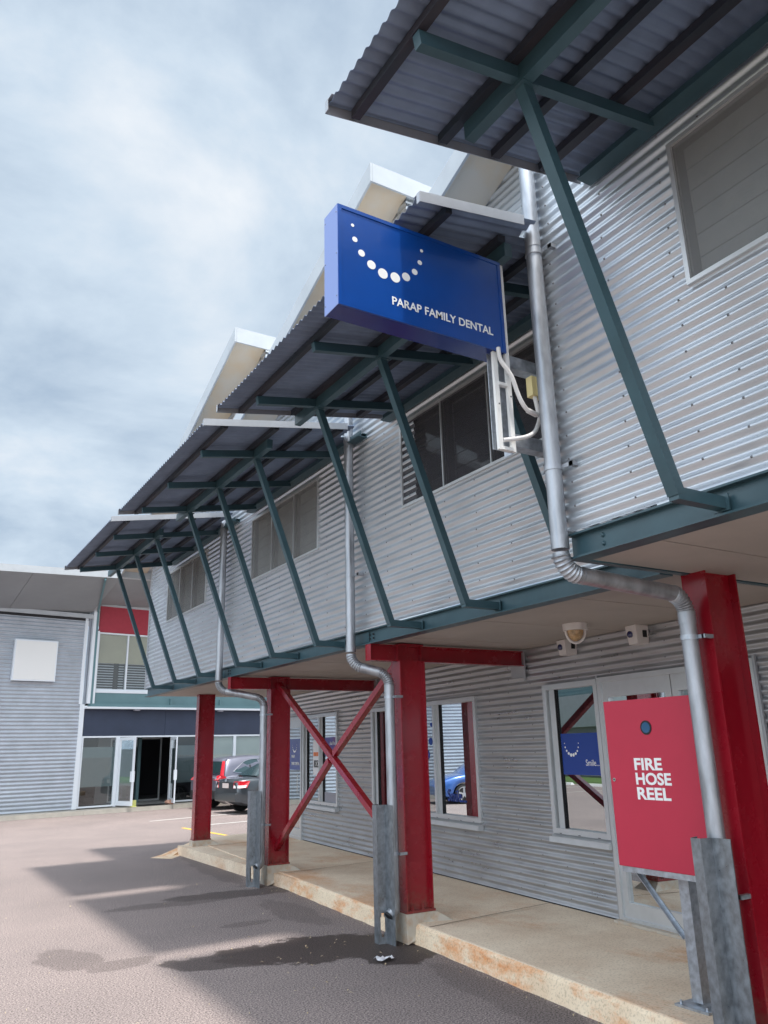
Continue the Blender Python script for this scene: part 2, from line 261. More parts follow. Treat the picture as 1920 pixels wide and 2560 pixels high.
# ------------------------------------------------------------------ helpers
WL = {}
def empty(name, loc, label=None, cat=None, group=None):
    o = bpy.data.objects.new(name, None); COL.objects.link(o); o.location = loc; o.empty_display_size = .2; WL[o] = Vector(loc)
    if label: o['label'] = label
    if cat: o['category'] = cat
    if group: o['group'] = group
    return o
def tag(o, label=None, cat=None, group=None, kind=None):
    if label: o['label'] = label
    if cat: o['category'] = cat
    if group: o['group'] = group
    if kind: o['kind'] = kind
    return o
class MB:
    def __init__(s): s.v = []; s.f = []; s.mi = []
    def quad(s, *p, m=0):
        i = len(s.v); s.v += [tuple(q) for q in p]; s.f.append(tuple(range(i, i + len(p)))); s.mi.append(m)
    def hexa(s, c, m=0):   # 8 corners: bottom 0-3 ccw, top 4-7
        i = len(s.v); s.v += [tuple(q) for q in c]
        for f in ((3, 2, 1, 0), (4, 5, 6, 7), (0, 1, 5, 4), (1, 2, 6, 5), (2, 3, 7, 6), (3, 0, 4, 7)):
            s.f.append(tuple(i + k for k in f)); s.mi.append(m)
    def box(s, a, b, m=0):
        (x0, y0, z0), (x1, y1, z1) = a, b
        s.hexa([(x0, y0, z0), (x1, y0, z0), (x1, y1, z0), (x0, y1, z0), (x0, y0, z1), (x1, y0, z1), (x1, y1, z1), (x0, y1, z1)], m)
    def fbox(s, F, u0, u1, z0, z1, o0, o1, m=0):   # box in a facade frame F(u, z, off)
        s.hexa([F(u0, z0, o0), F(u1, z0, o0), F(u1, z0, o1), F(u0, z0, o1), F(u0, z1, o0), F(u1, z1, o0), F(u1, z1, o1), F(u0, z1, o1)], m)
    def bar(s, p, q, w, h, up=(0, 0, 1), m=0):     # rectangular bar from p to q
        p = Vector(p); q = Vector(q); d = (q - p).normalized(); up = Vector(up)
        a = d.cross(up).normalized(); b = a.cross(d).normalized(); a *= w / 2; b *= h / 2
        s.hexa([p - a - b, p + a - b, q + a - b, q - a - b, p - a + b, p + a + b, q + a + b, q - a + b], m)
    def tube(s, path, r, n=16, cap=True, m=0):
        P = [Vector(p) for p in path]; rs = r if isinstance(r, (list, tuple)) else [r] * len(P)
        ring0 = None; ref = None
        base = len(s.v)
        for k, p in enumerate(P):
            d = (P[min(k + 1, len(P) - 1)] - P[max(k - 1, 0)]).normalized()
            if ref is None: ref = Vector((1, 0, 0)) if abs(d.x) < .8 else Vector((0, 1, 0))
            a = (ref - d * ref.dot(d)).normalized(); ref = a; b = d.cross(a)
            for i in range(n):
                t = 2 * math.pi * i / n
                s.v.append(tuple(p + (a * math.cos(t) + b * math.sin(t)) * rs[k]))
        for k in range(len(P) - 1):
            for i in range(n):
                j = (i + 1) % n; o = base + k * n
                s.f.append((o + i, o + j, o + n + j, o + n + i)); s.mi.append(m)
        if cap:
            s.f.append(tuple(base + i for i in reversed(range(n)))); s.mi.append(m)
            s.f.append(tuple(base + (len(P) - 1) * n + i for i in range(n))); s.mi.append(m)
    def disc(s, c, nrm, r, n=20, t=0.004, m=0, ry=None):
        c = Vector(c); nrm = Vector(nrm).normalized(); s.tube([c, c + nrm * t], r, n, True, m)
    def dome(s, c, nrm, r, h, n=8, m=0):
        c = Vector(c); d = Vector(nrm).normalized(); ref = Vector((0, 0, 1)) if abs(d.z) < .8 else Vector((1, 0, 0))
        a = (ref - d * ref.dot(d)).normalized(); b = d.cross(a); i0 = len(s.v)
        for k in range(n): t = 2 * math.pi * k / n; s.v.append(tuple(c + (a * math.cos(t) + b * math.sin(t)) * r))
        for k in range(n): t = 2 * math.pi * k / n; s.v.append(tuple(c + d * h * .8 + (a * math.cos(t) + b * math.sin(t)) * r * .6))
        s.v.append(tuple(c + d * h))
        for k in range(n):
            j = (k + 1) % n; s.f.append((i0 + k, i0 + j, i0 + n + j, i0 + n + k)); s.mi.append(m); s.f.append((i0 + n + k, i0 + n + j, i0 + 2 * n)); s.mi.append(m)
    def build(s, name, mats, parent=None, smooth=None, weld=False, bevel=0.0):
        off = WL.get(parent, Vector((0, 0, 0))) if parent else Vector((0, 0, 0))
        me = bpy.data.meshes.new(name)
        me.from_pydata([(v[0] - off.x, v[1] - off.y, v[2] - off.z) for v in s.v], [], s.f)
        if not isinstance(mats, (list, tuple)): mats = [mats]
        for m_ in mats: me.materials.append(M[m_] if isinstance(m_, str) else m_)
        for p, mi in zip(me.polygons, s.mi): p.material_index = mi
        bm = bmesh.new(); bm.from_mesh(me)
        if weld: bmesh.ops.remove_doubles(bm, verts=bm.verts, dist=1e-4)
        bmesh.ops.recalc_face_normals(bm, faces=bm.faces) if not weld or weld == 2 else None
        if bevel:
            bmesh.ops.bevel(bm, geom=[e_ for e_ in bm.edges if len(e_.link_faces) == 2 and e_.calc_face_angle(0) > .6], offset=bevel, segments=2, affect='EDGES', profile=.6)
        bm.to_mesh(me); bm.free()
        if smooth is not None:
            for p in me.polygons: p.use_smooth = True
            try: me.set_sharp_from_angle(angle=math.radians(smooth))
            except Exception: pass
        o = bpy.data.objects.new(name, me); COL.objects.link(o)
        if parent: o.parent = parent; WL[o] = WL[parent]
        else: WL[o] = Vector((0, 0, 0))
        return o
def rebase(o, loc):   # put a top-level mesh's origin at its base
    loc = Vector(loc)
    o.data.transform(Matrix.Translation(-loc)); o.location = loc; WL[o] = loc
    return o
def text(name, body, M3, org, size, material, parent, offset=0.0, extrude=0.001, spacing=1.0, line=1.0, xs=1.0, fit=None):
    cu = bpy.data.curves.new(name, 'FONT'); cu.body = body; cu.size = size; cu.offset = offset; cu.extrude = extrude; cu.space_character = spacing; cu.space_line = line; cu.resolution_u = 4
    tmp = bpy.data.objects.new('tmp_text', cu); COL.objects.link(tmp); bpy.context.view_layer.update()
    me = bpy.data.meshes.new_from_object(tmp.evaluated_get(bpy.context.evaluated_depsgraph_get()))
    bpy.data.objects.remove(tmp); bpy.data.curves.remove(cu)
    po = WL.get(parent, Vector((0, 0, 0))) if parent else Vector((0, 0, 0))
    if fit:   # stretch the lettering to a measured width and height
        a = [v.co.x for v in me.vertices]; c = [v.co.y for v in me.vertices]
        kx_, ky_ = fit[0] / (max(a) - min(a)), fit[1] / (max(c) - min(c))
        for v in me.vertices: v.co.x = (v.co.x - min(a)) * kx_; v.co.y = (v.co.y - min(c)) * ky_
    else: me.transform(Matrix.Diagonal((xs, 1, 1, 1)))
    me.transform(Matrix.Translation(Vector(org) - po) @ M3.to_4x4())
    me.materials.clear(); me.materials.append(M[material])
    o = bpy.data.objects.new(name, me); COL.objects.link(o)
    if parent: o.parent = parent; WL[o] = po
    return o
RY = Matrix(((1, 0, 0), (0, 0, -1), (0, 1, 0)))                 # text facing -Y
RX = Matrix(((0, 0, -1), (-1, 0, 0), (0, 1, 0)))                # text facing -X

def corr(mb, F, u0, u1, z0, zt=(9, 0), holes=(), pitch=0.076, amp=0.0105, seg=8, sc=(0.45, 2), screws=True, lap=0.762, phase=0.0):
    """horizontal corrugated sheet in frame F with a sloped top z <= zt[0]+zt[1]*u and rectangular holes"""
    a, b = zt
    zmax = max(a + b * u0, a + b * u1)
    st = pitch / seg; n = int((zmax - z0) / st) + 1
    zs = [z0 + i * st for i in range(n + 1)]
    for h in holes: zs += [z for z in (h[2], h[3]) if z > z0]
    zs = sorted(set(round(z, 5) for z in zs if z <= zmax + st))
    def off(z):
        return amp * math.cos(2 * math.pi * (z - z0 + phase) / pitch) + (0.005 * (1 - ((z - z0) % lap) / lap) if lap else 0)
    def clip(z, ul, ur):
        if b == 0: return (ul, ur) if z <= a else (ul, ul)
        lim = (a - z) / -b
        if b < 0: return ul, max(ul, min(ur, lim))
        return min(ur, max(ul, lim)), ur
    for i in range(len(zs) - 1):
        za, zb = zs[i], zs[i + 1]
        if zb - za < 1e-5: continue
        zm = (za + zb) / 2; iv = [(u0, u1)]
        for ha, hb, hz0, hz1 in holes:
            if hz0 < zm < hz1:
                nv = []
                for p, q in iv:
                    if hb <= p or ha >= q: nv.append((p, q)); continue
                    if ha > p: nv.append((p, ha))
                    if hb < q: nv.append((hb, q))
                iv = nv
        for p, q in iv:
            pa, qa = clip(za, p, q); pb, qb = clip(min(zb, zmax), p, q)
            if qa - pa < 1e-4: continue
            oa, ob = off(za), off(zb - 1e-6)
            mb.quad(F(pa, za, oa), F(qa, za, oa), F(qb, zb, ob), F(pb, zb, ob))
    if screws:
        k = 0; u = u0 + .12
        while u < u1 - .04:
            z = z0 + pitch * (1 if k % 2 else 2)
            while z < min(zmax, a + b * u) - .03:
                if not any(h[0] - .03 < u < h[1] + .03 and h[2] - .02 < z < h[3] + .02 for h in holes):
                    uu = u + random.uniform(-.012, .012)
                    c = Vector(F(uu, z, off(z) - .001)); nn = Vector(F(uu, z, off(z) + 1)) - c
                    mb.dome(c, nn, .0075, .007, 6, m=1)
                z += pitch * sc[1]
            u += sc[0]; k += 1

def frame(mb, F, u0, u1, z0, z1, w, o0, o1, m=0, mull=()):
    mb.fbox(F, u0, u1, z0, z0 + w, o0, o1, m); mb.fbox(F, u0, u1, z1 - w, z1, o0, o1, m)
    mb.fbox(F, u0, u0 + w, z0 + w, z1 - w, o0, o1, m); mb.fbox(F, u1 - w, u1, z0 + w, z1 - w, o0, o1, m)
    for c, mw in mull: mb.fbox(F, c - mw / 2, c + mw / 2, z0 + w, z1 - w, o0, o1 - .004, m)
# ------------------------------------------------------------------ ground
def FU(u, z, o=0): return (4.21 - o, u, z)
def FU0(u, z, o=0): return (3.36 - o, u, z)
def FL(u, z, o=0): return (5.652 + 0.09 * u - o, u, z)
_a = math.radians(9.0)
def FB(s, z, o=0): return (5.5 + s * math.cos(_a) + o * math.sin(_a), 27.9 + s * math.sin(_a) - o * math.cos(_a), z)
mb = MB(); mb.quad((-400, -400, 0), (400, -400, 0), (400, 400, 0), (-400, 400, 0))
g = mb.build('ground', 'asphalt'); tag(g, kind='structure')
# footpath slab in front of the shops
def kx(y): return 3.97 + 0.086 * y
mb = MB(); H = .17
pts = [(kx(y), y) for y in (-4, -2, 0, 2, 3, 4, 5, 6, 7, 8, 9, 10, 11, 12, 13, 14, 15, 15.7)] + [(5.40, 16.05), (5.62, 16.25), (6.0, 16.35), (6.6, 16.42), (12, 17.0)]
rnd = random.Random(3)
top = []; bot = []
for x_, y_ in pts:
    top.append((x_ + .05, y_, H)); bot.append((x_, y_, 0))
for i in range(len(pts) - 1):
    nn = 10 if i < 18 else 3
    for k in range(nn):
        def lp(A, t): return tuple(A[i][j] * (1 - t) + A[i + 1][j] * t for j in range(3))
        t0, t1 = k / nn, (k + 1) / nn
        b0, b1, c0, c1 = lp(bot, t0), lp(bot, t1), lp(top, t0), lp(top, t1)
        def wig(p, a, s): return (p[0] + a * math.sin(p[1] * 13.1 + s) * math.sin(p[1] * 5.3 + s * 2), p[1], p[2])
        e0, e1 = wig((c0[0] - .035, c0[1], H - .03), .004, 0), wig((c1[0] - .035, c1[1], H - .03), .004, 0)
        f0, f1 = (c0[0] - .012, c0[1], H - .006), (c1[0] - .012, c1[1], H - .006)
        g0, g1 = wig((b0[0] - .01, b0[1], -.01), .008, 1), wig((b1[0] - .01, b1[1], -.01), .008, 1)
        mb.quad(g1, g0, e0, e1, m=1); mb.quad(e1, e0, f0, f1, m=1); mb.quad(f1, f0, c0, c1, m=0)
tp = [(*p[:2], H) for p in top]
# top surface cut into bays so control joints show
joints = [-4, -.9, 3.05, 6.82, 10.85, 14.75]
def ktop(y): return kx(y) + .05
for a, b in zip(joints[:-1], joints[1:]):
    mb.quad((ktop(a), a, H), (12, a + .35, H), (12, b + .35 - .008, H), (ktop(b - .008), b - .008, H), m=0)
mb.quad((ktop(14.75), 14.75, H), (12, 15.1, H), (12, 17.0, H), (6.6, 16.42, H), (6.0, 16.35, H), (5.62 + .05, 16.25, H), (5.45, 16.05, H), (ktop(15.7), 15.7, H), m=0)
mb.box((ktop(-4) + 1.2, -4, 0), (11.9, 15.4, H - .012), m=0)
M['joint'] = mat('joint_dirt', (0.16, 0.08, 0.05), 0.9)
for y in joints[1:]: mb.quad((ktop(y) + .0, y - .007, H + .0015), (7, y + .24 - .007, H + .0015), (7, y + .24 + .005, H + .0015), (ktop(y) + .0, y + .005, H + .0015), m=2)
fp = mb.build('pavement', ['conc', 'kerb', 'joint']); tag(fp, kind='structure')
# ramp nib of kerb at the far corner
mb = MB(); mb.hexa([(4.35, 15.3, 0), (4.62, 14.9, 0), (5.42, 15.95, 0), (5.6, 16.3, 0), (4.6, 15.5, .012), (4.72, 15.2, .012), (5.36, 15.9, .165), (5.55, 16.24, .165)])
nb = mb.build('kerb', ['kerb']); tag(nb, kind='structure')
# far kerb
mb = MB()
for s0 in range(-9, 13, 3): mb.hexa([FB(s0, 0, .62), FB(s0 + 2.99, 0, .62), FB(s0 + 2.99, 0, -8), FB(s0, 0, -8), FB(s0, .13, .60), FB(s0 + 2.99, .13, .60), FB(s0 + 2.99, .155, -8), FB(s0, .155, -8)])
fk = mb.build('far_pavement', 'conc_far'); tag(fk, kind='structure')
mb = MB()
def pline(p, q, w, z=.004, m=0):
    p = Vector((*p, z)); q = Vector((*q, z)); d = (q - p).normalized(); n = Vector((-d.y, d.x, 0)) * w / 2
    mb.quad(p - n, q - n, q + n, p + n, m=m)
pline((6.55, 23.28), (12.5, 24.72), .10); pline((2.2, 13.2), (2.2, 13.21), .001)
pline((7.2, 20.9), (12.5, 21.7), .10)
for y in range(8, 40, 3): pline((-10.3, y), (-5.6, y), .10)
pline((6.62, 20.6), (6.84, 17.6), .10, m=1)
ml = mb.build('road_marking', ['line_w', 'line_y']); tag(ml, kind='structure')

# ------------------------------------------------------------------ the shop building
B = empty('shop_building', (6.5, 7, 0), 'two storey corrugated metal shop building with upper floor carried on red columns', 'building')
W1 = (4.27, 6.41, 4.135, 5.03); W2 = (8.33, 10.44, 4.135, 5.03); W3 = (12.42, 14.56, 4.135, 5.03)
W0 = (.55, 2.255, 4.135, 5.01)
YH = [-1.9, 2.05, 6.0, 9.95]; YE = [2.2, 6.15, 10.10, 16.2]; ZH = 7.82; SL = .38
def ztop(k): return (ZH - .065 + SL * YH[k], -SL)
mb = MB()
corr(mb, FU, 3.32, 6.17, 3.005, ztop(1), [W1]); corr(mb, FU, 6.17, 10.12, 3.005, ztop(2), [(W1[0], W1[1], 0, 0), W2]); corr(mb, FU, 10.12, 15.74, 3.005, ztop(3), [W2, W3])
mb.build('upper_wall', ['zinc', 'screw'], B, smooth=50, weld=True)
mb = MB(); corr(mb, FU0, -3, 2.22, 3.005, ztop(0), [W0]); corr(mb, FU0, 2.22, 3.35, 3.005, (6.9, -.38 * 0), [W0])
corr(mb, lambda u, z, o=0: (u, 3.35 + o, z), 3.36, 4.21, 3.005, (6.9, 0), screws=False)
mb.build('upper_wall', ['zinc', 'screw'], B, smooth=50, weld=True)
# corner trims, end wall, gable step walls
mb = MB(); mb.box((4.19, 15.73, 2.99), (4.26, 15.79, 5.55)); mb.box((4.20, 15.76, 2.99), (10, 15.79, 5.5)); mb.build('corner_trim', 'flash', B)
for k in (1, 2, 3):
    y = YH[k] + .17
    mb = MB(); corr(mb, lambda u, z, o=0, y=y: (u, y - o, z), 4.21, 9.0, 6.0, (7.74, 0), screws=False, lap=0)
    mb.build('gable_wall', 'zinc', B, smooth=50, weld=True)
# roofs
for k in range(4):
    y0, y1 = YH[k], YE[k]; X0 = 3.65 if k else 2.80
    zt0, zt1 = ZH, ZH - SL * (y1 - y0)
    mb = MB(); mb.hexa([(X0 + .03, y0 + .03, zt0 - .065), (9, y0 + .03, zt0 - .065), (9, y1, zt1 - .065), (X0 + .03, y1, zt1 - .065),
                        (X0 + .03, y0 + .03, zt0 - .01), (9, y0 + .03, zt0 - .01), (9, y1, zt1 - .01), (X0 + .03, y1, zt1 - .01)])
    ro = mb.build('roof', 'zinc', B)
    mb = MB(); fh = .235
    mb.hexa([(X0, y0, zt0 - fh), (X0 + .025, y0, zt0 - fh), (X0 + .025, y1, zt1 - fh), (X0, y1, zt1 - fh), (X0, y0, zt0), (X0 + .025, y0, zt0), (X0 + .025, y1, zt1), (X0, y1, zt1)])
    mb.hexa([(X0 + .027, y0, zt0 - fh), (9, y0, zt0 - fh), (9, y0 + .025, zt0 - fh), (X0 + .027, y0 + .025, zt0 - fh), (X0 + .027, y0, zt0), (9, y0, zt0), (9, y0 + .025, zt0), (X0 + .027, y0 + .025, zt0)])
    mb.hexa([(X0 + .05, y1 - .03, zt1 - .20), (4.4, y1 - .03, zt1 - .20), (4.4, y1 + .10, zt1 - .20), (X0 + .05, y1 + .10, zt1 - .20), (X0 + .05, y1 - .03, zt1 - .05), (4.4, y1 - .03, zt1 - .05), (4.4, y1 + .10, zt1 - .05), (X0 + .05, y1 + .10, zt1 - .05)])
    mb.build('fascia', 'fascia', ro)
    mb = MB(); mb.hexa([(X0 + .03, y0 + .05, zt0 - .085), (4.205, y0 + .05, zt0 - .085), (4.205, y1, zt1 - .085), (X0 + .03, y1, zt1 - .085),
                        (X0 + .03, y0 + .05, zt0 - .068), (4.205, y0 + .05, zt0 - .068), (4.205, y1, zt1 - .068), (X0 + .03, y1, zt1 - .068)])
    mb.hexa([(X0 + .03, y0 + .03, zt0 - .19), (X0 + .10, y0 + .10, zt0 - .10), (X0 + .10, y1, zt1 - .10), (X0 + .03, y1, zt1 - .19), (X0 + .03, y0 + .03, zt0 - .09), (X0 + .10, y0 + .10, zt0 - .09), (X0 + .10, y1, zt1 - .09), (X0 + .03, y1, zt1 - .09)])
    mb.build('eave_lining', 'eave', ro)
# edge beams under the upper walls (I-sections)
def ibeam(mb, y0, y1, X):
    mb.box((X, y0, 2.84), (X + .13, y1, 2.852)); mb.box((X + .055, y0, 2.852), (X + .063, y1, 2.985)); mb.box((X + .012, y0, 2.985), (X + .13, y1, 2.997))
mb = MB(); ibeam(mb, 3.36, 15.72, 4.185)
for y in (7.30, 11.45): mb.box((4.232, y - .10, 2.87), (4.238, y + .10, 2.975))
eb = mb.build('edge_beam', 'teal', B)
mb = MB()
for y in (7.18, 11.33):
    for dy in (0, .075):
        for z in (2.90, 2.94): mb = MB(); mb.dome((4.231, y - dy, z), (-1, 0, 0), .013, .012, 6); mb.build('bolt', 'black', eb)
mb = MB(); ibeam(mb, -3, 3.33, 3.335)
eb = mb.build('edge_beam', 'teal', B)
mb = MB()
for z in (2.895, 2.945): mb = MB(); mb.dome((3.389, 3.08, z), (-1, 0, 0), .016, .014, 6); mb.build('bolt', 'teal', eb)
# soffits, in boards
mb = MB()
js = [3.36, 4.33, 5.52, 6.7, 7.95, 9.1, 10.3, 11.5, 12.7, 13.9, 15.1, 15.72]
for a, b in zip(js[:-1], js[1:]): mb.box((4.26, a + .007, 2.862), (8.5, b - .007, 2.873))
mb.box((4.26, 3.36, 2.874), (8.5, 15.72, 2.885), m=1)
mb.build('soffit', ['soffit', 'black'], B)
mb = MB()
for a, b in ((-3, -1.4), (-1.4, .2), (.2, 1.55), (1.55, 2.75), (2.75, 3.27)): mb.box((3.40, a + .007, 2.845), (8.5, b - .007, 2.860))
mb.box((3.40, -3, 2.861), (8.5, 3.27, 2.87), m=1)
mb.box((3.39, 3.285, 2.842), (6.0, 3.335, 2.87), m=2)
mb.build('soffit', ['soffit', 'black', 'teal'], B)
# upper windows
def up_window(F, Wd, n, bmat='blade_grey', inner='room'):
    u0, u1, z0, z1 = Wd; t = .022
    fr = MB(); pw = (u1 - u0) / n
    frame(fr, F, u0 - .015, u1 + .015, z0 - .015, z1 + .015, .026, -.02, .022, mull=[(u0 + pw * i, .016) for i in range(1, n)])
    for i in range(1, n): pass
    w = fr.build('window', 'alu', B)
    s = MB(); s.fbox(F, u0 + .01, u1 - .01, z0 + .01, z1 - .01, .004, .0055); s.build('insect_screen', 'screen_dark' if inner == 'dark' else 'screen', w)
    b = MB(); nb_ = 6; hh = (z1 - z0 - .03) / nb_
    for i in range(n):
        for k in range(nb_):
            b.fbox(F, u0 + pw * i + .05, u0 + pw * (i + 1) - .03, z0 + .02 + hh * k + .004, z0 + .02 + hh * (k + 1) - .004, -.075, -.07)
    b.build('louvre_blade', bmat, w)
    r = MB()   # reveal and dark room behind
    r.fbox(F, u0 - .02, u1 + .02, z0 - .03, z1 + .03, -.60, -.58)
    r.fbox(F, u0 - .03, u0 - .018, z0 - .03, z1 + .03, -.58, -.02); r.fbox(F, u1 + .018, u1 + .03, z0 - .03, z1 + .03, -.58, -.02)
    r.fbox(F, u0 - .018, u1 + .018, z0 - .032, z0 - .018, -.58, -.02); r.fbox(F, u0 - .018, u1 + .018, z1 + .018, z1 + .032, -.58, -.02)
    for i in range(1, n): r.fbox(F, u0 + pw * i - .03, u0 + pw * i + .05, z0 - .018, z1 + .018, -.10, -.03)
    r.build('reveal', inner, w)
    return w
M['glass_louvre'] = glass('louvre_glass', (0.25, 0.26, 0.26), 0.25)
M['blade_grey'] = mat('louvre_grey', (0.62, 0.65, 0.63), 0.35, noise=.08, nscale=1.5)
up_window(FU, W1, 3, 'glass_louvre', 'dark'); up_window(FU, W2, 3); up_window(FU, W3, 3); up_window(FU0, W0, 1)
# lower wall
LA = (5.90, 6.80, .80, 2.42); LD = (4.00, 5.885, .15, 2.43); LB = (8.20, 11.30, .80, 2.40); LC = (12.69, 14.40, .76, 2.42); LE = (14.43, 16.35, .15, 2.42)
mb = MB(); corr(mb, FL, -4, 16.9, .185, (2.86, 0), [LA, (LD[0], LD[1], 0, 2.43), LB, LC, (LE[0], LE[1], 0, 2.42), (.4, 2.6, 0, 2.42)], lap=0, sc=(.42, 2))
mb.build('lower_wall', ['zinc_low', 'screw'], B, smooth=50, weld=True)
# flashings where the red cap beams meet the wall
mb = MB()
for y in (7.02, 10.98):
    mb = MB(); mb.fbox(FL, y + .10, y + .36, 2.55, 2.86, .012, .018); mb.fbox(FL, y + .07, y + .101, 2.50, 2.86, .0125, .03); mb.build('wall_flashing', 'flash', B)
for a_, b_, c_ in ((5.885, 5.91, .022), (3.975, 4.0, .03), (16.35, 16.40, .02)):
    mb = MB(); mb.fbox(FL, a_, b_, .17, 2.45, 0, c_); mb.build('wall_flashing', 'flash', B)
mb = MB(); mb.fbox(FL, -4, 16.9, .15, .175, -.02, .0); mb.fbox(FL, -4, 16.9, .17, .185, -.015, -.004); mb.build('wall_base', 'black', B)
def low_window(Wd, mull, sill=True, name='window'):
    u0, u1, z0, z1 = Wd
    fr = MB(); frame(fr, FL, u0, u1, z0 + (.08 if sill else 0), z1, .055, -.05, .03, mull=[(m_, .045) for m_ in mull])
    zb = z0 + (.08 if sill else 0)
    ed = [u0 + .055] + mull + [u1 - .055]
    for m_ in ed[1:]:
        fr.fbox(FL, m_ - .0975 - .02, m_ - .0225 - .0, zb + .055, z1 - .055, -.045, -.010); 
        fr.fbox(FL, m_ - .125, m_ - .118, zb + .055, z1 - .055, -.03, -.004, m=1)
    w = fr.build(name, ['alu', 'black'], B)
    p = MB()
    for a, b in zip(ed[:-1], ed[1:]): p.quad(FL(a - .02, zb + .04, -.03), FL(b + .02, zb + .04, -.03), FL(b + .02, z1 - .04, -.03), FL(a - .02, z1 - .04, -.03))
    p.build('pane', 'glass', w)
    if sill:
        s = MB(); s.hexa([FL(u0 - .01, z0, .085), FL(u1 + .01, z0, .085), FL(u1 + .01, z0, .0), FL(u0 - .01, z0, .0), FL(u0 - .01, z0 + .05, .08), FL(u1 + .01, z0 + .05, .08), FL(u1 + .01, z0 + .078, .0), FL(u0 - .01, z0 + .078, 0)])
        s.fbox(FL, u0 - .01, u1 + .01, z0 + .05, z0 + .056, .08, .083)
        u = u0 + .15
        while u < u1: s.fbox(FL, u, u + .035, z0 + .084, z0 + .090, .0305, .033, m=1); u += .3
        s.build('sill', ['alu', 'black'], w)
    return w
wA = low_window(LA, []); wB = low_window(LB, [9.29, 10.28]); wC = low_window(LC, [13.545])
def dots(cx, cz, k, D, F, off, mb, n=18, ox=1.0, m=0):
    for dx, dz, r in D: 
        c = F(cx + dx * k * ox, cz + dz * k, off); nn = Vector(F(cx + dx * k * ox, cz + dz * k, off + 1)) - Vector(c); mb.disc(c, nn, r * k, n, .001, m)
DS = [(-.219, .23, .010), (-.206, .152, .017), (-.167, .082, .022), (-.108, .031, .029), (-.038, 0, .033), (.039, .001, .033), (.109, .027, .028), (.167, .077, .020), (.204, .148, .016), (.219, .228, .011)]
# decal on window A
mb = MB(); mb.fbox(FL, 5.958, 6.60, 1.475, 1.895, -.025, -.024); dots(6.43, 1.675, .52, DS, FL, -.0235, mb, 12, -1, 1); d = mb.build('blue_decal', ['decal_blue', 'signwhite'], wA)
ML = Matrix.Rotation(-math.atan(.09), 3, 'Z') @ RX
text('lettering', 'Smile...', ML, FL(6.225, 1.568, -.022), .088, 'signwhite', d, xs=.85)
# window B: big dots and letters in blue
mb = MB()
for y_, z_, r in ((9.425, 2.09, .030), (9.46, 1.865, .05), (9.56, 1.685, .062), (9.75, 1.54, .07), (9.98, 1.46, .075), (10.2, 1.46, .075)):
    mb.disc(FL(y_, z_, -.025), Vector(FL(0, 0, 1)) - Vector(FL(0, 0, 0)), r, 16, .001)
d = mb.build('smile_dots', 'decal_blue', wB)
text('lettering', 'Smile...', ML, FL(9.06, 1.10, -.022), .21, 'decal_blue', wB, xs=.80, offset=.002)
# window C: mirrored reflection of a CK sign built as a flat panel, and a purple poster
mb = MB(); mb.fbox(FL, 13.59, 13.95, 1.34, 1.96, -.025, -.024); d = mb.build('reflected_sign', 'paper', wC)
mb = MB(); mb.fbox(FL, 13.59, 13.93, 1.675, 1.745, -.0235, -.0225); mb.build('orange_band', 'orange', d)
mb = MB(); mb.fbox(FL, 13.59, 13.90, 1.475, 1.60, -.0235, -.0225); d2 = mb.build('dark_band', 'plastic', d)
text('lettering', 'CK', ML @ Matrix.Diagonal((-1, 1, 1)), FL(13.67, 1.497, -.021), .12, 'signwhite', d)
mb = MB(); mb.fbox(FL, 12.775, 13.36, 1.68, 2.0, -.025, -.024); d = mb.build('purple_poster', 'decal_purple', wC)
text('lettering', 'ichael Ree', ML, FL(13.13, 1.865, -.022), .095, 'signwhite', d, xs=.62)
mb = MB(); mb.fbox(FL, 12.775, 13.38, .90, 1.06, -.025, -.024); mb.build('film_strip', 'greyfilm', wC)
# doors
def door(Wd, splits, name='entry_door'):
    u0, u1, z0, z1 = Wd
    fr = MB(); frame(fr, FL, u0, u1, z0 + .02, z1, .05, -.05, .035)
    r = fr.build(name, 'alu', B)
    for a, b in splits:
        f = MB(); frame(f, FL, a, b, z0 + .03, z1 - .05, .075, -.045, .012)
        f.fbox(FL, a + .075, b - .075, z0 + .105, z0 + .20, -.045, .012); f.fbox(FL, a + .075, b - .075, z1 - .20, z1 - .125, -.045, .012)
        lf = f.build('door_leaf', 'alu', r)
        p = MB(); p.quad(FL(a + .06, z0 + .15, -.02), FL(b - .06, z0 + .15, -.02), FL(b - .06, z1 - .15, -.02), FL(a + .06, z1 - .15, -.02)); p.build('pane', 'glass', lf)
        h = MB(); h.tube([FL(a + .10, 1.0, .012), FL(a + .10, 1.0, .06), FL(a + .10, 1.35, .06), FL(a + .10, 1.35, .012)], .011, 8); h.build('handle', 'alu', lf)
    return r
dA = door(LD, [(4.92, 5.835), (4.05, 4.91)]); dE = door(LE, [(14.48, 15.40), (15.41, 16.30)])
mb = MB(); mb.fbox(FL, 14.56, 15.30, 1.42, 2.005, -.014, -.013); dots(14.93, 1.76, .55, DS, FL, -.0125, mb, 12, -1, 1); d = mb.build('blue_decal', ['decal_mid', 'signwhite'], dE)
text('lettering', 'PARAP', ML, FL(15.10, 1.645, -.011), .078, 'signwhite', d, offset=.001, xs=.78)
text('lettering', 'FAMILY DENTAL', ML, FL(15.10, 1.51, -.011), .078, 'signwhite', d, offset=.001, xs=.78)
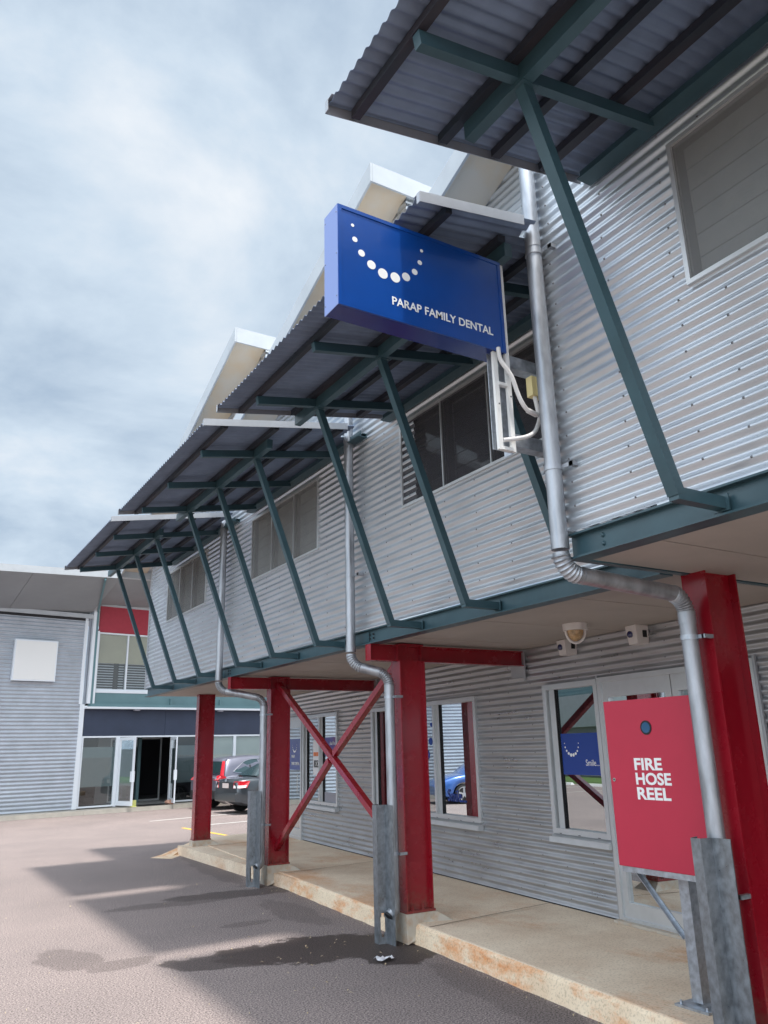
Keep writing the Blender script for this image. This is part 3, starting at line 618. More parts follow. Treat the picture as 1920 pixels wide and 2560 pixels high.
# entry step and floor inside, dark rooms behind the ground floor glazing
mb = MB(); mb.fbox(FL, -4, 16.9, .10, .172, -3.6, -.06, m=1); mb.fbox(FL, -4, 16.9, .172, 2.86, -3.62, -3.6, m=0)
for y in (-4, 3.4, 7.4, 11.8, 16.86): mb.fbox(FL, y, y + .04, .172, 2.86, -3.6, -.06, m=0)
mb.fbox(FL, -4, 16.9, 2.80, 2.858, -3.6, -.06, m=0)
mb.build('inner_wall', ['room', 'dark'], B)
mb = MB(); mb.fbox(FL, 4.0, 5.9, .171, .195, -.05, .10); mb.build('door_threshold', 'plinth', B)

# ------------------------------------------------------------------ awnings
def awning(dX, Y0, Y1, ys, label, xe=2.30, clip=None, lb=None):
    def zs(X): return 4.935 + .17 * (X - dX - 2.30)
    r = empty('awning', (3.3 + dX, (Y0 + Y1) / 2, 5.0), label, 'awning', 'teal framed awnings along the upper floor')
    x0, x1 = xe + dX, 4.192 + dX
    cy, cx_ = clip or (-99, x1)   # the sheet stops short of the downpipe up to y = cy
    mb = MB(); st = .076 / 6; n = int((Y1 - Y0) / st)
    for i in range(n):
        ya, yb = Y0 + i * st, Y0 + (i + 1) * st
        za, zb = .011 * math.cos(2 * math.pi * ya / .076), .011 * math.cos(2 * math.pi * yb / .076)
        x1 = cx_ + .12 if yb < cy else 4.192 + dX
        for t, rev in ((0.0, True), (.002, False)):
            q = [(x0, ya, zs(x0) + za + t), (x1, ya, zs(x1) + za + t), (x1, yb, zs(x1) + zb + t), (x0, yb, zs(x0) + zb + t)]
            mb.quad(*(q[::-1] if rev else q))
        mb.quad((x0, ya, zs(x0) + za), (x0, yb, zs(x0) + zb), (x0, yb, zs(x0) + zb + .002), (x0, ya, zs(x0) + za + .002))
    mb.build('roof_sheet', 'sheet', r, smooth=60, weld=True)
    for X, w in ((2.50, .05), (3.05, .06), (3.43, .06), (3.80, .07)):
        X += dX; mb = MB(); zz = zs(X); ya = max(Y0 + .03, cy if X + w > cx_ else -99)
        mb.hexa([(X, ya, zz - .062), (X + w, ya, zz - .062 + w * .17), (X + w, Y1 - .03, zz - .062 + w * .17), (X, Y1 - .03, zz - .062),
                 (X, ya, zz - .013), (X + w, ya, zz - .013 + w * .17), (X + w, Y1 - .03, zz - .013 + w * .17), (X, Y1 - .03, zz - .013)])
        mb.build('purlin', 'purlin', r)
    def zo(X): return 4.865 + .17 * (X - dX - 2.51)
    for y in ys:
        mb = MB(); mb.bar((2.51 + dX, y, zo(2.51 + dX)), (4.10 + dX, y, zo(4.10 + dX)), .05, .075); mb.build('outrigger', 'teal', r)
        mb = MB(); mb.bar((3.13 + dX, y, zo(3.13 + dX) - .02), (3.89 + dX, y, 2.905), .058, .062, up=(0, 1, 0)); s = mb.build('strut', 'teal', r)
        mb = MB(); mb.bar((3.868 + dX, y, 2.905), (4.225 + dX, y, 2.905), .056, .062); mb.box((4.215 + dX, y - .045, 2.865), (4.224 + dX, y + .045, 2.95)); mb.build('strut_foot', 'teal', s)
    for y in ys:
        mb = MB(); mb.box((3.10 + dX, y - .05, zo(3.13 + dX) - .067), (3.20 + dX, y + .05, zo(3.13 + dX) - .0615)); mb.build('cleat_plate', 'teal', r)
    X = 3.13 + dX; z = zo(X) - .012
    l0, l1 = (ys[0] - .40, ys[-1] + .45) if lb is None else lb
    mb = MB(); mb.bar((X, l0, z), (X, l1, z), .062, .10); mb.build('longitudinal_beam', 'teal', r)
    mb = MB(); X = 4.10 + dX
    mb.box((X, Y0 + .05, 5.143), (X + .008, Y1 - .08, 5.205)); mb.box((X - .03, Y0 + .05, 5.133), (X + .085, Y1 - .08, 5.143)); mb.box((X + .03, Y0 + .05, 5.17), (X + .085, Y1 - .08, 5.178)); mb.box((X + .075, Y0 + .05, 5.143), (X + .085, Y1 - .08, 5.17)); mb.build('wall_channel', 'teal', r)
    for yy, sg in ((Y0, -1), (Y1, 1)):
        x1 = cx_ + .01 if sg < 0 and clip else 4.192 + dX
        mb = MB(); y_a = yy; y_b = yy + sg * .004
        mb.hexa([(x0 - .01, min(y_a, y_b), zs(x0) - .05), (x1, min(y_a, y_b), zs(x1) - .05), (x1, max(y_a, y_b), zs(x1) - .05), (x0 - .01, max(y_a, y_b), zs(x0) - .05),
                 (x0 - .01, min(y_a, y_b), zs(x0) + .022), (x1, min(y_a, y_b), zs(x1) + .022), (x1, max(y_a, y_b), zs(x1) + .022), (x0 - .01, max(y_a, y_b), zs(x0) + .022)])
        w = .07; ya, yb = (yy, yy + w) if sg < 0 else (yy - w, yy)
        mb.hexa([(x0 - .01, ya, zs(x0) + .015), (x1, ya, zs(x1) + .015), (x1, yb, zs(x1) + .015), (x0 - .01, yb, zs(x0) + .015), (x0 - .01, ya, zs(x0) + .0165), (x1, ya, zs(x1) + .0165), (x1, yb, zs(x1) + .0165), (x0 - .01, yb, zs(x0) + .0165)])
        ya, yb = (yy, yy + .03) if sg < 0 else (yy - .03, yy)
        mb.box((x0 - .012, ya, zs(x0) - .05), (x0 - .009, yb, zs(x0) + .02)); mb.build('edge_flashing', 'flash', r)
    return r
awning(-.86, -.75, 2.90, [-.1, 1.1, 2.28], 'nearest awning high at the top right corner, seen from below', xe=2.375, lb=(-.6, 2.70))
awning(0, 3.21, 6.68, [3.86, 5.06, 6.21], 'awning directly behind the blue light box sign', clip=(3.40, 3.10), lb=(3.4, 6.66))
awning(0, 7.03, 10.50, [7.75, 8.95, 10.10], 'third awning from the camera, between the second and third upper windows', clip=(7.44, 3.90), lb=(7.35, 10.55))
awning(0, 10.86, 14.30, [11.66, 12.85, 14.08], 'farthest awning, its tip against the sky over the far building', clip=(11.47, 3.93), lb=(11.37, 14.65))

# ------------------------------------------------------------------ red columns and cross brace
def column(x, y, zt, label, cap=None):
    r = empty('steel_column', (x + .15, y + .09, .0), label, 'column', 'red steel columns along the footpath')
    d_, w_ = .31, .19   # section depth in x, flange width in y; near-left corner at (x, y)
    sk = .0566
    def P(a, b, z): return (x + a + sk * b, y + b - sk * a * .5, z)
    def pbox(mb, a0, a1, b0, b1, z0, z1, m=0): mb.hexa([P(a0, b0, z0), P(a1, b0, z0), P(a1, b1, z0), P(a0, b1, z0), P(a0, b0, z1), P(a1, b0, z1), P(a1, b1, z1), P(a0, b1, z1)], m)
    mb = MB(); z0 = .275
    pbox(mb, 0, .014, 0, w_, z0, zt); pbox(mb, d_ - .014, d_, 0, w_, z0, zt); pbox(mb, .014, d_ - .014, w_ / 2 - .045, w_ / 2 - .035, z0, zt)
    mb.build('post', 'red', r)
    mb = MB(); pbox(mb, -.012, d_ + .012, -.012, w_ + .012, .255, .275); pbox(mb, .03, d_ - .03, .01, w_ * .3, .275, .278)
    for a in (.08, .20): mb.tube([P(a, .025, .275), P(a, .025, .325)], .008, 6); mb.tube([P(a, .025, .275), P(a, .025, .288)], .016, 6)
    mb.build('base_plate', 'red', r)
    mb = MB(); e_ = .01
    mb.hexa([P(-.035, -.06, .0), P(d_ + .16, -.11, .165), P(d_ + .16, w_ + .05, .165), P(-.035, w_ + .05, 0),
             P(-.02, -.02, .254), P(d_ + .02, -.02, .254), P(d_ + .02, w_ + .02, .254), P(-.02, w_ + .02, .254)])
    mb.build('mortar_pad', 'plinth', r, bevel=.008)
    if cap:
        xa, xb = cap; mb = MB(); yc = y + w_ / 2
        mb.box((xa, yc - .055, 2.67), (xb, yc + .055, 2.682)); mb.box((xa, yc - .055, 2.826), (xb, yc + .055, 2.838)); mb.box((xa + .006, yc - .005, 2.682), (xb, yc + .005, 2.826))
        mb.box((xa, yc - .055, 2.682), (xa + .006, yc + .055, 2.826)); mb.box((x + .002, yc - .05, 2.682), (x + .014, yc + .05, 2.826)); mb.box((x + d_ - .014, yc - .05, 2.682), (x + d_ - .004, yc + .05, 2.826))
        mb.box((x, yc - .09, 2.838), (x + d_, yc + .09, 2.850))
        mb.build('cap_beam', 'red', r)
    return r
column(4.37, 3.16, 2.845, 'nearest red column, at the right edge behind the fire hose cabinet and downpipe')
column(4.52, 7.06, 2.672, 'red column beside the middle downpipe, right end of the cross brace', cap=(4.19, 6.33))
column(4.81, 11.08, 2.672, 'red column at the left end of the cross brace', cap=(4.19, 6.66))
column(5.045, 15.02, 2.862, 'farthest red column, in front of the parked cars')
r = empty('cross_brace', (4.85, 9.2, .3), 'red steel X brace between two columns on the footpath', 'brace')
xm = lambda y: 4.19 + .0566 * y + .135
for (ya, za), (yb, zb) in (((11.10, 2.77), (7.22, .55)), ((11.10, .55), (7.22, 2.77))):
    pass
mb = MB(); mb.bar((xm(11.12), 11.12, 2.74), (xm(7.22), 7.22, .62), .07, .075); mb.build('brace_bar', 'red', r)
mb = MB(); mb.bar((xm(11.14) , 11.14, .46), (xm(9.27), 9.27, 1.66), .071, .075)
mb.bar((xm(9.13), 9.13, 1.74), (xm(7.22), 7.22, 2.93 - .1), .071, .075); mb.build('brace_bar', 'red', r)

# ------------------------------------------------------------------ downpipes
def arc(c, a, b, r, n=9):   # quarter bend leaving direction a, arriving direction b; c = corner point
    c, a, b = Vector(c), Vector(a).normalized(), Vector(b).normalized(); o = c - a * r + b * r; out = []
    for i in range(n + 1):
        t = math.pi / 2 * i / n; out.append(o - b * r * math.cos(t) + a * r * math.sin(t))
    return out
def downpipe(top, xu, yu, xl, yl, zh, zh2, zb, label, brk_u, brk_l, r_=.052, wallx=4.21):
    r = empty('downpipe', (xl, yl, 0), label, 'downpipe', 'round metal downpipes with two bends')
    c1 = Vector((xu, yu, zh)); c2 = Vector((xl, yl, zh2)); d = (c2 - c1).normalized(); dn = Vector((0, 0, -1)); R = .115
    mb = MB(); mb.tube([(xu, yu, top), (xu, yu, zh + R + .03)], r_, 20); mb.tube([(xu, yu, zh + R + .10), (xu, yu, zh + R + .02)], r_ + .003, 20)
    for z in brk_u[1:]: mb.tube([(xu, yu, z + .045), (xu, yu, z + .042)], r_ + .002, 20)
    mb.build('upper_pipe', 'pipe', r, smooth=40)
    a = arc(c1, dn, d, R, 26); rs = [r_ + (.005 if (i % 3 == 0 and 1 < i < 26) else -.002) for i in range(len(a))]
    mb = MB(); mb.tube(a, rs, 20); mb.build('elbow', 'pipe', r, smooth=25)
    mb = MB(); mb.tube([c1 + d * R, c2 - d * R], r_, 20); mb.tube([c1 + d * (R + .05), c1 + d * (R + .02)], r_ + .002, 20); mb.build('offset_pipe', 'pipe', r, smooth=40)
    a = arc(c2, d, dn, R, 26); rs = [r_ + (.005 if (i % 3 == 0 and 1 < i < 26) else -.002) for i in range(len(a))]
    mb = MB(); mb.tube(a, rs, 20); mb.build('elbow', 'pipe', r, smooth=25)
    mb = MB(); mb.tube([(xl, yl, zh2 - R), (xl, yl, zb + .08)], r_, 20); mb.tube([(xl, yl, zh2 - R + .01), (xl, yl, zh2 - R - .07)], r_ + .003, 20)
    mb.tube([(xl, yl, zb + .10), (xl, yl, zb), (xl - .06, yl, zb - .05)], r_ + .002, 16); mb.build('lower_pipe', 'pipe', r, smooth=40)
    mb = MB(); mb.tube([(xl - .055, yl, zb - .045), (xl - .075, yl, zb - .062)], r_ - .004, 16); mb.build('outlet', 'black', r)  # black plug stands in for the shade inside the pipe mouth
    for z in brk_u:
        mb = MB(); mb.tube([(xu, yu, z - .016), (xu, yu, z + .016)], r_ + .0045, 20); mb.box((xu + .02, yu - r_ - .09, z - .013), (xu + .024, yu - .03, z + .013)); mb.box((xu + .02, yu - r_ - .09, z - .013), (wallx - .01, yu - r_ - .06, z + .013)); mb.build('bracket', 'pipe', r, smooth=40)
    for z in brk_l:
        mb = MB(); mb.tube([(xl, yl, z - .016), (xl, yl, z + .016)], r_ + .0045, 20); mb.box((xl + .01, yl - r_ - .045, z - .012), (xl + .014, yl - .02, z + .012)); mb.box((xl + .01, yl - r_ - .055, z - .012), (xl + .095, yl - r_ - .03, z + .012)); mb.build('bracket', 'galv', r, smooth=40)
    return r
downpipe(6.55, 3.285, 3.325, 4.275, 3.265, 2.765, 2.69, .30, 'nearest downpipe, running full height past the blue sign to the fire hose cabinet', (3.41, 4.93), (2.42, .93), wallx=3.36)
downpipe(6.5, 4.105, 7.37, 4.425, 7.13, 2.64, 2.53, .30, 'middle downpipe, beside the red column at the right end of the brace', (3.60, 5.17), (2.30, .80))
downpipe(6.5, 4.11, 11.40, 4.69, 11.06, 2.67, 2.53, .30, 'farthest downpipe, beside the red column at the left end of the brace', (3.60, 5.12), (2.30, .80))
def guard(x, y, label, k=1.0):
    r = empty('pipe_guard', (x, y, 0), label, 'pipe guard', 'galvanised guards at the foot of the downpipes')
    # folded channel: outer crest, slanted web with outlet hole, inner flange
    P0, P1, P2, P3, P4 = (x + .085, y + .085 * k), (x, y + .060 * k), (x, y - .008 * k), (x + .084, y - .022 * k), (x + .086, y - .142 * k)
    T = .006; zt = 1.25
    def wall(mb, a, b, z0, z1):
        d = Vector((b[0] - a[0], b[1] - a[1], 0)).normalized(); n = Vector((d.y, -d.x, 0)) * T
        mb.hexa([(a[0], a[1], z0), (b[0], b[1], z0), (b[0] - n.x, b[1] - n.y, z0), (a[0] - n.x, a[1] - n.y, z0), (a[0], a[1], z1), (b[0], b[1], z1), (b[0] - n.x, b[1] - n.y, z1), (a[0] - n.x, a[1] - n.y, z1)])
    mb = MB(); wall(mb, P0, P1, 0, zt); wall(mb, P1, P2, 0, zt); wall(mb, P3, P4, 0, zt); wall(mb, P2, P3, .27, zt); wall(mb, P2, P3, 0, .06)
    def mixp(t): return (P2[0] + (P3[0] - P2[0]) * t, P2[1] + (P3[1] - P2[1]) * t)
    wall(mb, P2, mixp(.22), .06, .27); wall(mb, mixp(.78), P3, .06, .27)
    for ta, tb, za, zb in ((.22, .34, .235, .27), (.66, .78, .235, .27), (.22, .34, .06, .095), (.66, .78, .06, .095)): wall(mb, mixp(ta), mixp(tb), za, zb)
    mb.build('channel', 'guard', r)
    return r
guard(4.105, 3.255, 'galvanised pipe guard at the bottom right, in front of the fire hose cabinet post')
guard(4.28, 7.21, 'galvanised pipe guard standing in the damp patch at the kerb', 1.22)
guard(4.535, 11.13, 'galvanised pipe guard farther along, with the parked cars showing behind', 1.38)

# ------------------------------------------------------------------ light box sign and its bracket
r = empty('light_box_sign', (3.05, 3.53, 4.202), 'blue light box sign reading PARAP FAMILY DENTAL with a smile of white dots', 'sign')
x0, x1, z0, z1, ya, yb = 1.865, 3.086, 4.202, 4.869, 3.450, 3.612  # sign, bracket, conduits, junction box: scaled about the camera to fall behind the downpipe
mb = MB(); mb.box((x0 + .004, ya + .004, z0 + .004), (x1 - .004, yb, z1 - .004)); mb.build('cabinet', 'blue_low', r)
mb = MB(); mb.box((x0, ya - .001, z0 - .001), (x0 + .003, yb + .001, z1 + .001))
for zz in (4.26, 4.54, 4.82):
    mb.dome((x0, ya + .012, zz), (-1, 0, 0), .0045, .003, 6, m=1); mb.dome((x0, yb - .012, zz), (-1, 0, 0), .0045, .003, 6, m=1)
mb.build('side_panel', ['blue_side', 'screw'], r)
mb = MB(); F_ = lambda u, z, o=0: (u, ya - o, z)
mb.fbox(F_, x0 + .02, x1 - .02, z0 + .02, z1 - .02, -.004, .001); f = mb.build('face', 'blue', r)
mb = MB(); frame(mb, F_, x0 + .002, x1, z0, z1, .024, -.004, .006); mb.build('rim', 'blue', r)
mb = MB()
for x_, z_, rr in ((1.967, 4.756, .0106), (1.981, 4.664, .0174), (2.025, 4.585, .0224), (2.091, 4.528, .0291), (2.169, 4.494, .0336), (2.256, 4.495, .0336), (2.334, 4.524, .0286), (2.399, 4.580, .0207), (2.440, 4.659, .0162), (2.457, 4.749, .0112)):
    mb.disc((x_, ya - .0012, z_), (0, -1, 0), rr, 24, .001)
mb.build('smile_dots', 'signwhite', f)
text('lettering', 'PARAP FAMILY DENTAL', RY, (2.229, ya - .0025, 4.304), .076, 'signwhite', f, offset=.0012, extrude=.0008, fit=(.760, .055))
r = empty('sign_bracket', (3.6, 3.6, 3.5), 'white and galvanised steel bracket holding the blue sign out from the wall', 'bracket')
mb = MB()
mb.bar((3.004, 3.472, 4.202), (3.004, 3.472, 3.536), .020, .034, up=(1, 0, 0)); mb.bar((3.105, 3.472, 4.869), (3.105, 3.472, 3.536), .020, .034, up=(1, 0, 0))
mb.bar((3.014, 3.472, 3.547), (3.095, 3.472, 3.547), .031, .022); mb.bar((3.014, 3.472, 3.984), (3.095, 3.472, 3.984), .031, .020)
for a, b in ((3.004, 3.838), (3.105, 3.906)): mb.dome((a, 3.454, b), (0, -1, 0), .007, .004, 6, m=1)
mb.build('ladder_frame', ['white', 'screw'], r)
for z in (4.141, 3.592):
    mb = MB(); mb.box((3.125, 3.494, z), (4.195, 3.501, z + .084)); mb.box((3.125, 3.501, z), (4.195, 3.573, z + .006)); mb.box((3.125, 3.501, z + .078), (4.195, 3.573, z + .084)); mb.build('arm', 'galv', r)
mb = MB(); mb.box((2.979, 3.511, 3.547), (3.115, 3.516, 4.20)); mb.box((3.119, 3.494, 3.536), (3.125, 3.573, 4.80)); mb.build('back_plate', 'galv', r)
def smooth_path(P, n=6):
    P = [Vector(p) for p in P]; out = []
    for i in range(len(P) - 1):
        p0, p1, p2, p3 = P[max(i - 1, 0)], P[i], P[i + 1], P[min(i + 2, len(P) - 1)]
        for k in range(n):
            t = k / n; out.append(.5 * ((2 * p1) + (p2 - p0) * t + (2 * p0 - 5 * p1 + 4 * p2 - p3) * t * t + (-p0 + 3 * p1 - 3 * p2 + p3) * t ** 3))
    out.append(P[-1]); return out
for n_, pth, lab in ((0, [(3.013, 3.438, 4.219), (3.024, 3.433, 4.130), (3.086, 3.416, 4.029), (3.125, 3.416, 3.928), (3.158, 3.416, 3.861), (3.214, 3.427, 3.822), (3.282, 3.438, 3.816), (3.332, 3.461, 3.838), (3.343, 3.483, 3.928), (3.343, 3.506, 4.04)], 'white flexible conduit looping from the sign down to the cream junction box'),
                     (1, [(3.024, 3.461, 3.598), (3.114, 3.427, 3.614), (3.203, 3.427, 3.648), (3.282, 3.450, 3.704), (3.360, 3.494, 3.794), (3.427, 3.539, 3.883)], 'white flexible conduit at the foot of the sign bracket, running behind the downpipe')):
    mb = MB(); mb.tube(smooth_path(pth), .014, 12)
    if n_ == 0: mb.tube([(3.212, 3.427, 3.823), (3.293, 3.441, 3.816)], .0175, 12)
    o = mb.build('conduit', 'conduit', None, smooth=60); rebase(o, pth[0]); tag(o, lab, 'conduit')
mb = MB(); mb.box((3.310, 3.472, 3.973), (3.416, 3.528, 4.113)); o = mb.build('junction_box', 'yellow_box', None, bevel=.004); rebase(o, (3.36, 3.50, 3.973)); tag(o, 'cream plastic junction box half hidden behind the nearest downpipe', 'junction box')

# ------------------------------------------------------------------ fire hose cabinet
r = empty('fire_hose_cabinet', (4.68, 3.85, .17), 'red FIRE HOSE REEL cabinet on a galvanised post beside the near column', 'fire hose cabinet')
cx, y0, y1, z0, z1 = 4.50, 3.485, 4.262, .972, 2.083
mb = MB(); mb.box((cx + .02, y0 + .006, z0 + .004), (cx + .26, y1 - .006, z1 - .004)); mb.build('body', 'red_cab', r)
mb = MB(); mb.box((cx, y0, z0), (cx + .018, y1, z1)); dr = mb.build('door', 'red_cab', r, bevel=.003)
mb = MB(); mb.tube([(cx - .004, 3.889, 1.888), (cx + .001, 3.889, 1.888)], .048, 28); mb.build('window_rim', 'black', dr, smooth=40)
mb = MB(); mb.disc((cx - .0042, 3.889, 1.888), (-1, 0, 0), .036, 28, .0008); mb.build('window_glass', 'cab_glass', dr) if False else None
M['cab_glass'] = mat('cabinet_glass', (0.03, 0.10, 0.20), 0.05, spec=1.0, coat=1.0)
mb.build('window_glass', 'cab_glass', dr)
mb = MB(); mb.tube([(cx - .008, 4.223, 1.54), (cx, 4.223, 1.54)], .013, 14); mb.disc((cx - .009, 4.223, 1.54), (-1, 0, 0), .005, 10, .001, m=1); mb.build('lock', ['chrome', 'black'], dr, smooth=40)
for z in (1.90, 1.50): mb = MB(); mb.box((cx - .004, y0 - .004, z - .03), (cx + .02, y0 + .012, z + .03)); mb.build('hinge', 'black', dr)
for i, (wd, zz, yy) in enumerate((('FIRE', 1.606, 4.028), ('HOSE', 1.510, 4.028), ('REEL', 1.414, 4.028))):
    text('lettering', wd, RX, (cx - .0012, yy, zz), .10, 'signwhite', dr, offset=.0030, extrude=.0006, fit=((.238, .301, .283)[i], .080))
mb = MB(); mb.box((cx + .01, y0 - .01, .935), (cx + .27, y1 - .03, .945)); mb.box((cx + .005, y0 - .01, .935), (cx + .011, y1 - .02, .971)); mb.box((cx + .264, y0 - .01, .935), (cx + .27, y1 - .02, .971)); mb.build('shelf_frame', 'galv', r)
mb = MB(); mb.box((4.632, 3.802, .195), (4.640, 3.882, .934)); mb.box((4.64, 3.802, .195), (4.71, 3.808, .934)); mb.box((4.64, 3.876, .195), (4.71, 3.882, .934)); mb.build('post', 'galv', r)
mb = MB(); mb.bar((4.62, 4.22, .925), (4.65, 3.90, .55), .006, .035, up=(1, 0, 0)); mb.bar((4.64, 4.22, .925), (4.67, 3.90, .55), .035, .006, up=(1, 0, 0)); mb.build('stay', 'galv', r)
mb = MB(); mb.box((4.545, 3.70, .171), (4.755, 3.955, .184))
for a, b in ((4.575, 3.73), (4.575, 3.925), (4.725, 3.925)): mb.tube([(a, b, .184), (a, b, .205)], .009, 6)
mb.build('base_plate', 'galv', r)

# ------------------------------------------------------------------ small things under the soffit
def siren(y, label, z0=2.70, z1=2.865, wd=.145, dp=.11):
    r = empty('alarm_siren', FL(y, z0, 0), label, 'alarm box', 'white alarm boxes high on the lower wall')
    def Q(u, z, o): return FL(u, z, o)
    mb = MB(); a, b = y - wd / 2, y + wd / 2
    mb.hexa([Q(a + .01, z0, 0), Q(b - .01, z0, 0), Q(b - .012, z0 - .0, dp * .8), Q(a + .012, z0, dp), Q(a, z1, 0), Q(b, z1, 0), Q(b + .0, z1, dp * .95), Q(a, z1, dp * 1.12)])
    mb.build('housing', 'whitep', r, bevel=.004)
    c = Vector(Q(y + .015, (z0 + z1) / 2 + .005, dp * .93)); n = Vector(FL(0, 0, 1)) - Vector(FL(0, 0, 0))
    mb = MB(); mb.tube([c, c + n * .022], .032, 12); mb.dome(c + n * .022, n, .032, .014, 12); mb.build('blue_lens', 'blue_dome', r, smooth=40)
    mb = MB(); ns = Vector((0, -1, 0)); mb.hexa([(*Q(a - .002, z0 + .06, .035)[:2], z0 + .06), (*Q(a - .002, z0 + .06, .085)[:2], z0 + .06), (*Q(a + .006, z0 + .06, .085)[:2], z0 + .06), (*Q(a + .006, z0 + .06, .035)[:2], z0 + .06),
              (*Q(a - .006, z0 + .13, .035)[:2], z0 + .125), (*Q(a - .006, z0 + .13, .085)[:2], z0 + .125), (*Q(a + .004, z0 + .13, .085)[:2], z0 + .125), (*Q(a + .004, z0 + .13, .035)[:2], z0 + .125)]); mb.build('grille', 'black', r)
    return r
siren(6.25, 'white alarm box with a blue lens, half hidden behind the round soffit light', .0 + 2.70, 2.855, wd=.17, dp=.16)
siren(5.20, 'white alarm box with a blue lens, on its own nearer the red column', 2.685, 2.862, wd=.17, dp=.16)
r = empty('soffit_light', (5.37, 5.34, 2.862), 'round white bulkhead light with an amber half lens under the soffit', 'light')
mb = MB(); mb.tube([(5.37, 5.34, 2.861), (5.37, 5.34, 2.80)], [.115, .112], 28); mb.build('base_ring', 'whitep', r, smooth=40)
def hemi(c, rx, ry, h, n=24, k=7, mb=None, half=False):
    i0 = len(mb.v)
    for j in range(k + 1):
        t = math.pi / 2 * j / k
        for i in range(n):
            p = 2 * math.pi * i / n; mb.v.append((c[0] + rx * math.cos(t) * math.cos(p), c[1] + ry * math.cos(t) * math.sin(p), c[2] - h * math.sin(t)))
    for j in range(k):
        for i in range(n):
            i2 = (i + 1) % n; mb.f.append((i0 + j * n + i, i0 + (j + 1) * n + i, i0 + (j + 1) * n + i2, i0 + j * n + i2)); mb.mi.append(0)
mb = MB(); hemi((5.37, 5.34, 2.80), .075, .075, .10, mb=mb); mb.build('lens', 'lens', r, smooth=60, weld=True)
mb = MB(); v = Vector((-.70, -.70, 0)); sd = Vector((.72, -.69, 0)).normalized(); c = Vector((5.37, 5.34, 2.80))
mb.tube([c + sd * .088 * math.cos(math.pi * i / 14) + Vector((0, 0, -1)) * .115 * math.sin(math.pi * i / 14) for i in range(15)], .012, 8); mb.build('guard_hoop', 'whitep', r, smooth=60)

# ------------------------------------------------------------------ far building
G = empty('far_building', (5.5, 29, 0), 'two storey far building with a red panel, white framed glazing and open glass doors', 'building')
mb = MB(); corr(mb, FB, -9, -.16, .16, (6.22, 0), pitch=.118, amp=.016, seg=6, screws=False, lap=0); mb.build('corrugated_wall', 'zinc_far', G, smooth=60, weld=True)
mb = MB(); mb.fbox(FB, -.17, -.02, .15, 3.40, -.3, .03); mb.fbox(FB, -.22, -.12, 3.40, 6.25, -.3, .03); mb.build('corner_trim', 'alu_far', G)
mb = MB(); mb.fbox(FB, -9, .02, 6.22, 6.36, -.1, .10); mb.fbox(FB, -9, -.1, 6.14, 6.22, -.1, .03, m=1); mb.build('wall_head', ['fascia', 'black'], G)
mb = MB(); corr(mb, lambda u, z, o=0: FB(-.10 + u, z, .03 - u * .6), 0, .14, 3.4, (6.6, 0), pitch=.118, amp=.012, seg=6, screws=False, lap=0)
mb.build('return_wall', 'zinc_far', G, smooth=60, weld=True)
# roof with sloping soffit
mb = MB(); sr = .053
def RZ(s, z): return z + sr * (s + 3.65)
def rq(s0, s1, o0, o1, za0, za1, zb0, zb1):
    mb.hexa([FB(s0, RZ(s0, za0), o0), FB(s1, RZ(s1, za0), o0), FB(s1, RZ(s1, zb0), o1), FB(s0, RZ(s0, zb0), o1), FB(s0, RZ(s0, za1), o0), FB(s1, RZ(s1, za1), o0), FB(s1, RZ(s1, zb1), o1), FB(s0, RZ(s0, zb1), o1)])
rq(-9.4, 9, 2.3, 2.27, 7.03, 7.245, 7.03, 7.245)
rf = mb.build('roof_fascia', 'fascia', G)
mb = MB()
js_ = [-9.4, -7.5, -5.1, -2.7, -.02, 2.1, 4.5, 9]
for a, b in zip(js_[:-1], js_[1:]):
    mb.hexa([FB(a + .006, RZ(a, 7.035), 2.27), FB(b - .006, RZ(b, 7.035), 2.27), FB(b - .006, RZ(b, 6.20 if b < 0 else 6.52), -.1), FB(a + .006, RZ(a, 6.20 if b < 0 else 6.52), -.1), FB(a + .006, RZ(a, 7.07), 2.27), FB(b - .006, RZ(b, 7.07), 2.27), FB(b - .006, RZ(b, 6.26 if b < 0 else 6.56), -.1), FB(a + .006, RZ(a, 6.26 if b < 0 else 6.56), -.1)])
mb.build('eave_lining', 'soffit_far', rf) if False else None
M['soffit_far'] = mat('soffit_far', (0.27, 0.285, 0.295), 0.8, noise=.05, nscale=1)
mb.build('eave_lining', 'soffit_far', rf)
mb = MB(); mb.hexa([FB(-9.4, RZ(-9.4, 7.08), 2.26), FB(9, RZ(9, 7.08), 2.26), FB(9, RZ(9, 6.6), -6), FB(-9.4, RZ(-9.4, 6.6), -6), FB(-9.4, RZ(-9.4, 7.12), 2.26), FB(9, RZ(9, 7.12), 2.26), FB(9, RZ(9, 6.64), -6), FB(-9.4, RZ(-9.4, 6.64), -6)])
mb.build('roof_sheet', 'zinc_far', rf)
mb = MB(); mb.bar(FB(.16, 6.50, .06), FB(-.50, RZ(-.50, 7.0), 2.24), .06, .12); mb.fbox(FB, .10, .20, 3.3, 6.5, -.02, .09); mb.build('rafter', 'teal_far', G)
mb = MB(); mb.fbox(FB, .02, .12, 3.42, 6.5, -.02, .11); mb.fbox(FB, .20, .26, 3.42, 5.82, -.02, .12); mb.build('mullion_cover', 'alu_far', G)
